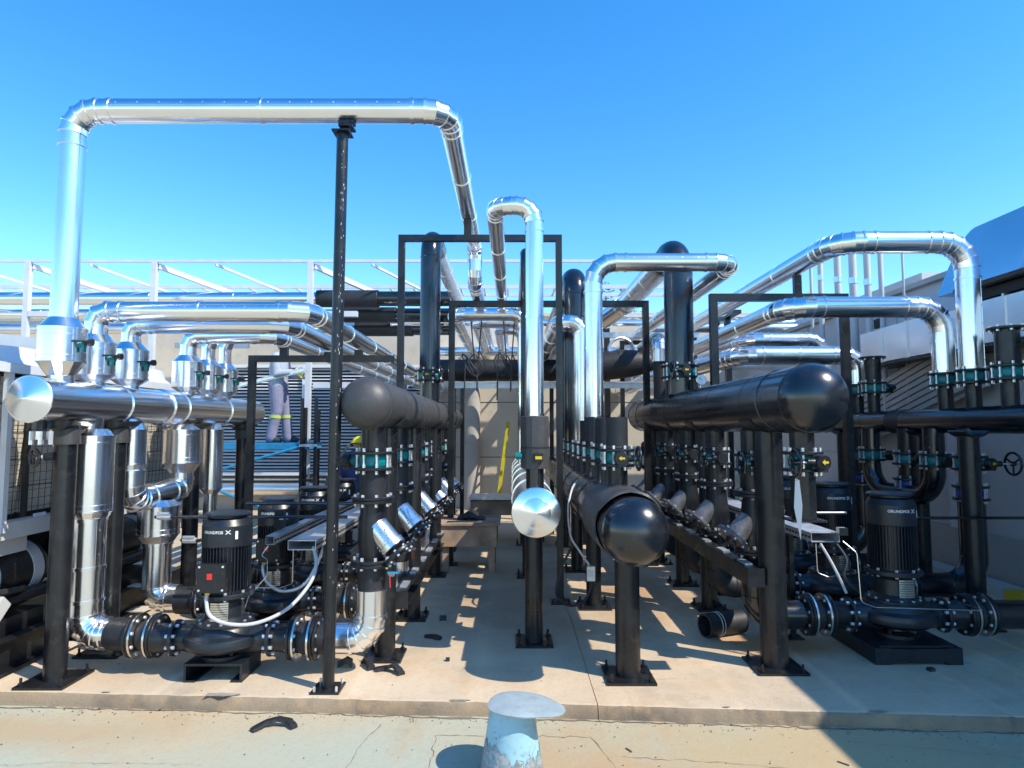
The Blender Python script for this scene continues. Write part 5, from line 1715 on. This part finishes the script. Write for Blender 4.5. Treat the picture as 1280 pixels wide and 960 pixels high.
for i, x in enumerate((-.45, -.18, .0, -.62, .32)):
    p = []
    zb = 2.06 - .12 * (i % 2)
    for k in range(15):
        a = 2 * PI * k / 10
        p.append((x + .09 * math.sin(a) + .012 * k * (1 if i % 2 else -1) * .4, 8.54 + .01 * k, 2.42 + .15 * math.cos(a + .4 * i) * (1 if k < 11 else .6)))
    p = [(x - .02, 8.55, zb)] + p + [(x + .05, 8.60, 3.2)]
    cable('hanging_cable', ['first', 'second', 'third', 'outermost', 'last'][i] + ' dark looped cable hanging over the galvanised rail', p, .009, 'cable', 'cable', group='looped cables on the galvanised rail')

# ------------------------------------------------------------------ blue platform and scaffold
t = thing('work_platform', 'blue scaffold platform with crossed braces that the worker stands on', 'platform', (-4.0, 10.55, 0))
MB().box((-4.25, 10.6, 1.285), (2.0, .75, .10)).build('deck', 'blueplat', t, smooth=False)
m = MB()
for k in range(38):
    m.beam((-5.22 + k * .052, 10.222, 1.245), (-5.19 + k * .052, 10.222, 1.325), .012, .006, up=(0, 1, 0))
m.build('deck_ridge', 'blueplat', t, stuff=True, smooth=False)
for x in (-5.2, -3.3):
    for y in (10.25, 10.95):
        MB().cyl((x, y, 0), (x, y, 1.9 if x > -4 else 1.3), .03, n=12).build('leg', 'cast', t)
MB().cyl((-3.30, 10.22, 1.30), (-5.2, 10.22, .75), .024, n=10).build('brace', 'blueplat', t)
MB().cyl((-3.9, 10.2, .30), (-5.2, 10.2, .82), .024, n=10).build('brace', 'blueplat', t)
for k in range(3):
    MB().cyl((-3.33, 10.25, .35 + k * .45), (-3.33, 10.95, .35 + k * .45), .02, n=10).build('rung', 'cast', t)
for x in (-3.34, -3.12):
    MB().box((x, 10.2, 1.05), (.045, .045, 2.0)).build('guard_post', 'cast', t, smooth=False)
MB().box((-3.23, 10.2, 1.30), (.28, .05, .04)).build('guard_bar', 'galv', t, smooth=False)
MB().box((-3.23, 10.2, .75), (.28, .04, .04)).build('guard_bar', 'cast', t, smooth=False)


# ------------------------------------------------------------------ people
def remesh(mb, name, mat, parent, voxel=.010, smooth=4):
    """closed blobs and limbs fused into one continuous skin"""
    me = bpy.data.meshes.new(name)
    me.from_pydata([tuple(p) for p in mb.v], [], mb.f)
    tmp = bpy.data.objects.new(name, me)
    COL.objects.link(tmp)
    m = tmp.modifiers.new('r', 'REMESH')
    m.mode = 'VOXEL'
    m.voxel_size = voxel
    s = tmp.modifiers.new('s', 'SMOOTH')
    s.factor = .5
    s.iterations = smooth
    dg = bpy.context.evaluated_depsgraph_get()
    dg.update()
    out = bpy.data.meshes.new_from_object(tmp.evaluated_get(dg))
    bpy.data.objects.remove(tmp)
    bpy.data.meshes.remove(me)
    out.name = name
    o0 = ORIGIN.get(parent.name, V((0, 0, 0)))
    out.transform(Matrix.Translation(-o0))
    out.materials.clear()
    out.materials.append(M[mat])
    out.polygons.foreach_set('use_smooth', [True] * len(out.polygons))
    ob = bpy.data.objects.new(name, out)
    COL.objects.link(ob)
    ob.parent = parent
    ORIGIN[ob.name] = o0
    return ob


def limb(mb, pts, rad, n=14):
    pts = [V(p) for p in pts]
    mb.sweep(pts, list(rad), n)
    for p, r in zip(pts, rad):
        mb.ball(p, r, 12, 8)
    return mb


def hand(mb, w, fdir, side, curl, s=1.0):
    """palm, four unequal fingers bent at the knuckles, a thumb leaving the side of the palm"""
    w, f, sd, c = V(w), V(fdir).normalized(), V(side).normalized(), V(curl).normalized()
    mb.ball(w + f * .045 * s, .042 * s, 12, 8, rot=Matrix((sd, f, c)).transposed(), sx=.95, sy=1.15, sz=.5)
    for k, L in enumerate((.068, .078, .072, .056)):
        b = w + f * .085 * s + sd * (.030 - .020 * k) * s
        k1 = b + (f * .75 + c * .5) * L * .5 * s
        k2 = k1 + (f * .1 + c * .95) * L * .4 * s
        k3 = k2 + (f * -.6 + c * .6) * L * .3 * s
        limb(mb, [b, k1, k2, k3], [.0095 * s, .009 * s, .0085 * s, .0075 * s], 8)
    b = w + f * .03 * s + sd * .036 * s
    limb(mb, [b, b + (f * .5 + sd * .5 + c * .4) * .045 * s, b + (f * .75 + sd * .25 + c * .85) * .062 * s], [.012 * s, .011 * s, .009 * s], 8)


def worker_on_platform():
    x0, y0, z0 = -3.86, 10.55, 1.335
    t = thing('person', 'worker in pale grey with reflective leg bands holding a bar on the blue platform', 'person', (x0, y0, z0))
    P = lambda x, y, z: V((x0 + x, y0 + y, z0 + z))       # faces +x, seen from its right side
    body = MB()
    limb(body, [P(0, 0, .98), P(.0, 0, 1.2), P(.02, 0, 1.42)], [.11, .115, .10])
    limb(body, [P(.02, 0, 1.46), P(.035, 0, 1.56)], [.055, .05])
    body.ball(P(.05, 0, 1.655), .098, 18, 14, sx=1.0, sy=.80, sz=1.22)
    body.ball(P(.085, 0, 1.60), .06, 12, 8, sx=1, sy=.85, sz=.9)
    body.ball(P(.15, 0, 1.645), .016, 8, 6, sx=1.2, sz=1.4)
    body.ball(P(.137, 0, 1.607), .018, 8, 6, sy=1.5, sz=.5)
    for s in (-1, 1):
        body.ball(P(.045, s * .08, 1.65), .024, 8, 6, sx=.8, sy=.4, sz=1.3)
        body.ball(P(.135, s * .032, 1.672), .011, 8, 6)
    for s, hx, ex, ez, hz in ((-1, .05, .10, 1.13, 1.155), (1, .05, .13, 1.15, 1.10)):
        sh, el, wr = P(.02, s * .20, 1.39), P(ex - .04, s * .25, 1.12), P(ex + .20, s * .16, hz)
        limb(body, [sh, el, wr], [.05, .04, .028])
        f = (wr - el).normalized()
        hand(body, wr, f, V((0, 0, 1)), V((0, -s, -.2)))
    for s, kx, fx in ((-1, .02, -.06), (1, .09, .14)):
        limb(body, [P(0, s * .09, .92), P(kx, s * .10, .5), P(fx, s * .10, .09)], [.08, .055, .042])
        limb(body, [P(fx - .03, s * .10, .05), P(fx + .14, s * .11, .04)], [.045, .036])
    remesh(body, 'body', 'skin', t, .009, 3)
    sh = MB()
    limb(sh, [P(-.005, 0, .90), P(-.005, 0, 1.05), P(.0, 0, 1.22), P(.015, 0, 1.38)], [.145, .142, .155, .135])
    for s in (-1, 1):
        limb(sh, [P(.0, s * .08, .92), P(.01, s * .10, 1.2), P(.02, s * .13, 1.40)], [.12, .12, .085])
    limb(sh, [P(.02, 0, 1.44), P(.03, 0, 1.49)], [.075, .07])
    for s, ex, hz in ((-1, .10, 1.155), (1, .13, 1.10)):
        a, e, w = P(.02, s * .20, 1.39), P(ex - .04, s * .25, 1.12), P(ex + .20, s * .16, hz)
        limb(sh, [a, a.lerp(e, .5), e, e.lerp(w, .8)], [.078, .070, .060, .050])
    remesh(sh, 'shirt', 'workshirt', t, .010, 3)
    tr = MB()
    limb(tr, [P(0, -.05, .93), P(0, .05, .93)], [.15, .15])
    for s, kx, fx in ((-1, .02, -.06), (1, .09, .14)):
        limb(tr, [P(0, s * .085, .90), P(kx * .5, s * .095, .70), P(kx, s * .10, .50), P(kx * .4 + fx * .6, s * .10, .28), P(fx, s * .10, .085)], [.118, .108, .088, .082, .085])
    remesh(tr, 'trousers', 'worktrouser', t, .010, 3)
    for s, kx, fx in ((-1, .02, -.06), (1, .09, .14)):
        c0, c1 = P(kx * .7 + fx * .3, s * .10, .40), P(kx * .75 + fx * .25, s * .10, .455)
        MB().cyl(c0, c1, .0935, .094, 24, cap=False).build('reflective_band', 'hiviz', t)
        bt = MB()
        limb(bt, [P(fx - .035, s * .10, .055), P(fx + .06, s * .105, .055), P(fx + .15, s * .11, .045)], [.055, .052, .043])
        remesh(bt, 'boot', 'boot', t, .009, 2)
    for s, ex, hz in ((-1, .10, 1.155), (1, .13, 1.10)):
        e, w = P(ex - .04, s * .25, 1.12), P(ex + .20, s * .16, hz)
        g = MB()
        f = (w - e).normalized()
        limb(g, [e.lerp(w, .78), w], [.050, .038])
        hand(g, w, f, V((0, 0, 1)), V((0, -s, -.2)), 1.12)
        remesh(g, 'glove', 'glove', t, .006, 1)
    hr = MB().ball(P(.035, 0, 1.70), .100, 16, 10, sy=.86, sz=.95)
    remesh(hr, 'hair', 'hair', t, .010, 1)
    b = thing('metal_bar', 'long pale metal bar held level in the gloved hands of the worker', 'bar', (x0 - .2, y0 - .2, z0 + 1.1))
    MB().box(P(0, 0, 0).lerp(P(0, 0, 0), 0) + V((-.12, -.185, 1.035)), (1.25, .05, .07), rot=Matrix.Rotation(-.235, 3, 'Y')).build('bar_profile', 'galv', b, smooth=False)
    MB().box(P(0, 0, 0) + V((-.12, -.185, 1.035)) + V((.0, -.03, .0)), (1.24, .006, .03), rot=Matrix.Rotation(-.235, 3, 'Y')).build('bar_groove', 'steel', b, smooth=False)
    y = thing('yellow_tool', 'small yellow tool at the fingertips of the gloved worker', 'tool', P(.42, -.16, 1.08))
    m = MB()
    limb(m, [P(.36, -.17, 1.14), P(.40, -.17, 1.11), P(.43, -.16, 1.06)], [.028, .030, .016])
    m.build('tool_body', 'helmet', y)


worker_on_platform()


def worker_with_helmet():
    x0, y0, z0 = -2.27, 9.4, 0
    t = thing('person', 'person in navy work clothes and yellow hard hat half hidden behind the left teal valve', 'person', (x0, y0, z0))
    P = lambda x, y, z: V((x0 + x, y0 + y, z0 + z))
    k = .92
    body = MB()
    limb(body, [P(0, 0, .95 * k), P(0, .0, 1.2 * k), P(.01, 0, 1.4 * k)], [.11, .11, .10])
    limb(body, [P(.02, -.01, 1.44 * k), P(.04, -.02, 1.54 * k)], [.052, .05])
    body.ball(P(.055, -.03, 1.46), .095, 18, 14, sy=.95, sx=.85, sz=1.2)
    body.ball(P(.075, -.115, 1.45), .015, 8, 6, sz=1.4)
    body.ball(P(.075, -.105, 1.41), .017, 8, 6, sx=1.5, sz=.5)
    for s in (-1, 1):
        body.ball(P(.055 + s * .08, -.02, 1.455), .022, 8, 6, sx=.4, sz=1.3)
        body.ball(P(.07 + s * .03, -.108, 1.475), .010, 8, 6)
        a, e, w = P(s * .19, 0, 1.28), P(s * .24, -.05, 1.0), P(s * .20, -.22, .86 if s > 0 else .98)
        limb(body, [a, e, w], [.05, .04, .028])
        hand(body, w, (w - e), V((s, 0, .3)), V((-s * .5, 0, -1)))
        limb(body, [P(s * .09, 0, .86), P(s * .10, -.02 + s * .05, .46), P(s * .10, .02 + s * .08, .09)], [.08, .055, .04])
    remesh(body, 'body', 'skin', t, .010, 3)
    j = MB()
    limb(j, [P(0, 0, .82), P(0, 0, 1.0), P(0, 0, 1.27)], [.15, .15, .14])
    for s in (-1, 1):
        limb(j, [P(s * .07, 0, .84), P(s * .10, 0, 1.1), P(s * .12, 0, 1.29)], [.12, .12, .08])
        a, e, w = P(s * .19, 0, 1.28), P(s * .24, -.05, 1.0), P(s * .20, -.22, .86 if s > 0 else .98)
        limb(j, [a, a.lerp(e, .5), e, e.lerp(w, .85)], [.075, .068, .060, .048])
    limb(j, [P(.015, -.005, 1.32), P(.02, -.01, 1.36)], [.075, .068])
    remesh(j, 'jacket', 'navy', t, .010, 3)
    tr = MB()
    for s in (-1, 1):
        limb(tr, [P(s * .08, 0, .84), P(s * .10, -.02 + s * .05, .46), P(s * .10, .02 + s * .08, .08)], [.118, .086, .08])
    limb(tr, [P(-.05, 0, .86), P(.05, 0, .86)], [.14, .14])
    remesh(tr, 'trousers', 'navy', t, .011, 3)
    for s in (-1, 1):
        bt = MB()
        limb(bt, [P(s * .10, .05 + s * .08, .05), P(s * .10, -.06 + s * .08, .045)], [.05, .042])
        remesh(bt, 'boot', 'boot', t, .009, 2)
    h = MB().rev([(.125 * math.cos(a), .118 * math.sin(a)) for a in [PI / 2 * q / 8 for q in range(8)]] + [(0, .118)], P(.05, -.02, 1.50), (0, .12, 1), 28)
    h.rev([(.108, .0), (.15, -.006), (.152, .0), (.12, .012)], P(.05, -.035, 1.50), (0, .12, 1), 28)
    h.build('hard_hat', 'helmet', t)
    b = thing('tool_bag', 'black shoulder bag hanging at the side of the person in the yellow hard hat', 'bag', P(-.26, -.12, .6))
    m = MB()
    m.ball(P(-.27, -.16, .72), .17, 16, 12, sx=.85, sy=.6, sz=1.45)
    m.build('bag_body', 'boot', b)
    MB().sweep([P(-.27, -.16, .92), P(-.22, -.19, 1.10), P(-.10, -.16, 1.30), P(.0, -.03, 1.385)], .018, 8).build('bag_strap', 'boot', b)


worker_with_helmet()
for o_ in COL.objects:
    if o_.get('category') == 'person' and 'navy' in o_['label']:
        o_.scale = (.93, .93, .90)

# ------------------------------------------------------------------ table, ladder
t = thing('work_table', 'rusty steel work table with a scrap-littered top in the centre', 'table', (-.5, 7.35, 0))
MB().box((-.47, 7.35, .525), (.68, .72, .02)).build('table_top', 'rust', t, smooth=False)
for y in (-.33, .33):
    MB().box((-.47, 7.35 + y, .40), (.60, .015, .22)).build('apron', 'rust', t, smooth=False)
for x in (-.30, .30):
    MB().box((-.47 + x, 7.35, .40), (.015, .645, .22)).build('apron', 'rust', t, smooth=False)
for x in (-.25, .25):
    for y in (-.27, .27):
        MB().box((-.47 + x, 7.35 + y, .15), (.065, .065, .30)).build('leg', 'rust', t, smooth=False)
t = thing('foam_scrap', 'dark crumpled foam sheet lying on the rusty work table', 'scrap', (-.45, 7.4, .54))
m = MB()
vs, fs = [], []
for i in range(9):
    for j in range(7):
        d = max(0, 1 - abs(i - 4) / 4.2)
        vs.append((-.62 + i * .04, 7.25 + j * .05, .540 + .10 * d * (1 - abs(j - 3) / 4) + random.uniform(0, .012)))
for i in range(8):
    for j in range(6):
        a = i * 7 + j
        fs.append((a, a + 7, a + 8, a + 1))
m.add(vs, fs).build('foam_sheet', 'foam', t)
t = thing('metal_offcut', 'flat silver sheet offcut on the front of the rusty work table', 'scrap', (-.4, 7.15, .54))
MB().box((-.52, 7.12, .541), (.38, .12, .006), rz=.1).build('sheet', 'steel', t, smooth=False)
t = thing('cutting_bench', 'low dark bench with a bright top behind the rusty work table', 'table', (-.1, 9.2, 0))
MB().box((-.05, 9.2, .60), (1.1, .6, .03)).build('table_top', 'galv', t, smooth=False)
MB().box((-.05, 9.2, .47), (1.05, .5, .20)).build('drawer_box', 'rust', t, smooth=False)
for x in (-.52, .42):
    for y in (8.98, 9.42):
        MB().box((x, y, .185), (.05, .05, .37)).build('leg', 'post', t, smooth=False)
t = thing('step_ladder', 'bright yellow ladder leaning against the striped back wall', 'ladder', (-.25, 12.4, 0))
for q in (0, 1):
    o = V((q * .02, q * .36, 0))
    MB().beam(V((-.30, 12.05, 0)) + o, V((-.08, 12.34, 1.70)) + o, .05, .03).build('stile', 'ladder_y', t, smooth=False)
for k in range(7):
    a = V((-.30, 12.05, 0)).lerp(V((-.08, 12.34, 1.70)), (k + .6) / 7.2)
    MB().beam(a + V((0, .015, 0)), a + V((.02, .345, 0)), .03, .03).build('rung', 'ladder_y', t, smooth=False)

# ------------------------------------------------------------------ blue vent in front
t = thing('roof_vent', 'pale blue mushroom vent with flaking paint and a bent cap on the yard floor', 'vent', (0.0, 3.14, -.07))
pv = []
m = MB()
vs, fs = [], []
n = 44
rows = [(.152, -.075), (.148, -.065), (.141, -.02), (.131, .05), (.121, .12), (.111, .19), (.105, .252)]
for r, z in rows:
    for k in range(n):
        a = 2 * PI * k / n
        q = r + random.uniform(-.0012, .0012)
        vs.append((math.cos(a) * q, 3.14 + math.sin(a) * q, z))
for i in range(len(rows) - 1):
    for k in range(n):
        k2 = (k + 1) % n
        fs.append((i * n + k, i * n + k2, (i + 1) * n + k2, (i + 1) * n + k))
m.add(vs, fs).build('vent_pipe', 'ventblue', t, sharp=40)
vs, fs = [], []
prof = [(0, .266), (.05, .2655), (.10, .264), (.140, .259), (.149, .256), (.148, .251), (.10, .249), (0, .248)]
for r, z in prof:
    for k in range(n):
        a = 2 * PI * k / n
        lip = max(0, math.cos(a + .35)) ** 9 * .075 * min(1, r / .148) ** 3
        wob = .004 * math.sin(3 * a + 1) * (r / .15) ** 2
        vs.append((.035 + math.cos(a) * (r + lip), 3.13 + math.sin(a) * (r + lip), z - .06 * lip + wob - .035 * math.sin(a) * r * 0))
for i in range(len(prof) - 1):
    for k in range(n):
        k2 = (k + 1) % n
        fs.append((i * n + k, i * n + k2, (i + 1) * n + k2, (i + 1) * n + k))
m = MB().add(vs, fs)
m.f = [tuple(reversed(f)) for f in m.f]
m.build('vent_cap', 'ventcap', t, sharp=40)
fl = MB()
fl2 = MB()
for k in range(420):
    a = random.uniform(PI, 2 * PI) + random.uniform(-.3, .3)
    z = -.068 + abs(random.gauss(0, .09)) * (.75 + .35 * math.sin(5 * a))
    r = .150 - (z + .1) * .148
    c = V((math.cos(a) * r, 3.14 + math.sin(a) * r, z))
    d = V((math.cos(a), math.sin(a), 0))
    x_, y_ = frame_of(d)
    L, W, an = random.uniform(.006, .026), random.uniform(.002, .007), random.uniform(0, PI)
    u, v_ = x_ * math.cos(an) + y_ * math.sin(an), y_ * math.cos(an) - x_ * math.sin(an)
    (fl if k % 3 else fl2).add([c + u * L + d * .0008, c + v_ * W + d * .005, c - u * L + d * .0008, c - v_ * W + d * .0012], [(0, 1, 2, 3)])
vs, fs = [], []
nn = 120
hh = .03
for k in range(nn):
    a = 2 * PI * k / nn
    hh = hh * .75 + random.uniform(-.012, .03) + .006
    top_ = min(.085, max(.0, hh)) + .03 * math.sin(a * 2 + .6)
    for z in (-.069, top_):
        r = .1415 - (z + .02) * .142 + .0022
        vs.append((math.cos(a) * r, 3.14 + math.sin(a) * r, z))
for k in range(nn):
    k2 = (k + 1) % nn
    fs.append((2 * k, 2 * k2, 2 * k2 + 1, 2 * k + 1))
MB().add(vs, fs).build('bare_metal_band', 'flaking', t)
fl.build('paint_flake', 'chip', t, stuff=True, smooth=False)
fl2.build('bare_patch', 'crackline', t, stuff=True, smooth=False)

# ------------------------------------------------------------------ rubbish on the pad and floor
def scrap(label, x, y, z, pts, w, h, mat='foam', name='foam_scrap'):
    t = thing(name, label, 'scrap', (x, y, z), 'scraps lying on the ground')
    P = [V((x + a, y + b, z + c + h / 2)) for a, b, c in pts]
    Q = []
    for i in range(len(P) - 1):
        for k in range(4):
            Q.append(P[i].lerp(P[i + 1], k / 4))
    Q.append(P[-1])
    m = MB()
    for i, (a, b) in enumerate(zip(Q, Q[1:])):
        d = (b - a).normalized()
        s = V((-d.y, d.x, 0)).normalized()
        jw = w * random.uniform(.8, 1.1) / 2
        if i == 0:
            vs, fs = [], []
        vs += [a - s * jw + V((0, 0, -h / 2)), a + s * jw + V((0, 0, -h / 2)), a + s * jw * .8 + V((0, 0, h / 2)), a - s * jw * .8 + V((0, 0, h / 2))]
    k = len(vs) // 4
    for i in range(k - 1):
        o = i * 4
        for q in range(4):
            q2 = (q + 1) % 4
            fs.append((o + q, o + 4 + q, o + 4 + q2, o + q2))
    fs += [(0, 1, 2, 3), ((k - 1) * 4 + 3, (k - 1) * 4 + 2, (k - 1) * 4 + 1, (k - 1) * 4)]
    m.add(vs, fs).build('strip', mat, t, smooth=False)
    return t


scrap('curved black foam offcut on the yard floor before the pad edge', -1.28, 3.62, -.07, [(-.12, -.06, 0), (-.06, .0, .02), (0, .015, .03), (.06, .01, .02), (.115, -.04, 0)], .045, .016)
scrap('black foam offcut with a folded end beside the silver elbow', -.78, 4.22, 0, [(-.10, .02, 0), (-.03, .03, .01), (.03, .0, .035), (.07, -.04, .01), (.085, -.06, .0)], .05, .02)
scrap('small black foam chunk right next to the silver elbow on the pad', -.93, 4.28, 0, [(-.03, .12, .0), (-.01, .04, .03), (.01, -.01, .01), (.03, -.04, 0)], .05, .03)
scrap('straight black foam strip in the shadow of the central pad', -.58, 4.88, 0, [(-.07, .03, .0), (0, 0, .01), (.07, -.04, 0)], .04, .02)
scrap('tiny black foam block by the second left post plate', -.56, 5.35, 0, [(-.03, .0, .0), (.04, .01, 0)], .06, .03)
scrap('small dark pebble-like scrap on the sunlit central pad', -.43, 4.42, 0, [(-.015, 0, 0), (.02, .005, 0)], .03, .02)
scrap('tiny dark scrap in front of the dark right pump skid', 2.70, 4.24, 0, [(-.02, 0, 0), (.03, .01, 0)], .04, .02)
scrap('thin wood splinter on the yard floor below the pad edge at right', 1.62, 3.22, -.07, [(-.03, .03, 0), (.02, -.02, .0)], .008, .006, 'bark', 'wood_splinter')
scrap('thin wood splinter on the yard floor beside the blue vent', .60, 3.35, -.07, [(-.02, .03, 0), (.01, -.02, .0)], .008, .006, 'bark', 'wood_splinter')
scrap('red-marked foam crumb under the front silver elbow', -1.08, 4.30, 0, [(-.05, .02, 0), (.0, .0, .03), (.05, .01, 0)], .05, .04)
cr = MB()
for k in range(600):
    x = random.uniform(-3.2, 3.2)
    if random.random() < .55:
        y = EDGE(x) - abs(random.gauss(0, .06)) - .035
        z = -.068
    else:
        y = random.uniform(3.0, 3.5) if random.random() < .4 else random.uniform(3.85, 7.5)
        z = -.068 if y < 3.5 else .001
    s = random.uniform(.0015, .0055)
    cr.add([(x - s, y - s, z), (x + s, y - s * .6, z), (x + s * .5, y + s, z), (x, y, z + s)], [(0, 1, 3), (1, 2, 3), (2, 0, 3)])
cr.build('grit', 'bark', None, stuff=True, smooth=False)
t = thing('foam_roll', 'thick roll of black foam lying on the pad behind the right post', 'roll', (1.6, 4.95, .085))
pts = []
for k in range(46):
    a = k / 45 * 4 * PI
    pts.append((.040 + .047 * k / 45, a))
vs, fs = [], []
R_ax = V((.95, .38, 0)).normalized()
ya, za_ = frame_of(R_ax)
c0 = V((1.44, 4.90, .088))
for r, a in pts:
    q = ya * math.cos(a) * r + za_ * math.sin(a) * r
    vs += [c0 + q, c0 + q + R_ax * .34]
for k in range(45):
    fs.append((2 * k, 2 * k + 2, 2 * k + 3, 2 * k + 1))
m = MB().add(vs, fs)
m.rev([(.072, .0), (.086, .0), (.087, .34), (.070, .34), (.0, .33)], c0, R_ax, 28)
m.build('rolled_sheet', 'foam', t, sharp=50)
m = MB()
for o in (.10, .125):
    m.torus(c0 + R_ax * o, R_ax, .088, .003, 24, 6)
m.build('tie_string', 'conduit', t)

# pad crack marks: the joint between the two slabs is a real gap (see the two concrete pads)

# ------------------------------------------------------------------ tree behind the wall
def tree():
    t = thing('tree', 'sparse leafy tree top showing over the back wall behind the tall silver arch', 'tree', (2.9, 17.5, -.1))
    tr = MB()
    base = V((2.9, 17.5, -.1))
    top = V((2.85, 17.5, 4.75))
    tr.sweep([base, base.lerp(top, .5) + V((.05, 0, 0)), top], [.14, .10, .05], 12)
    tips = []
    for k in range(11):
        a = k * 2.4
        s = base.lerp(top, .62 + .035 * k)
        e = s + V((math.cos(a) * random.uniform(.5, .95), math.sin(a) * .8, random.uniform(.5, 1.1)))
        mid = s.lerp(e, .5) + V((0, 0, .08))
        tr.sweep([s, mid, e], [.035, .022, .008], 8)
        tips += [mid, e, mid.lerp(e, .5)]
    tr.build('trunk', 'bark', t)
    lf = MB()
    for p in tips:
        for k in range(46):
            c = p + V((random.gauss(0, .17), random.gauss(0, .17), random.gauss(0, .13)))
            d = V((random.gauss(0, 1), random.gauss(0, 1), random.gauss(0, 1))).normalized()
            x_, y_ = frame_of(d)
            L = random.uniform(.03, .06)
            lf.add([c - x_ * L, c - y_ * L * .4, c + x_ * L, c + y_ * L * .4], [(0, 1, 2, 3)])
    lf.build('crown', 'leaf', t, smooth=False)


tree()
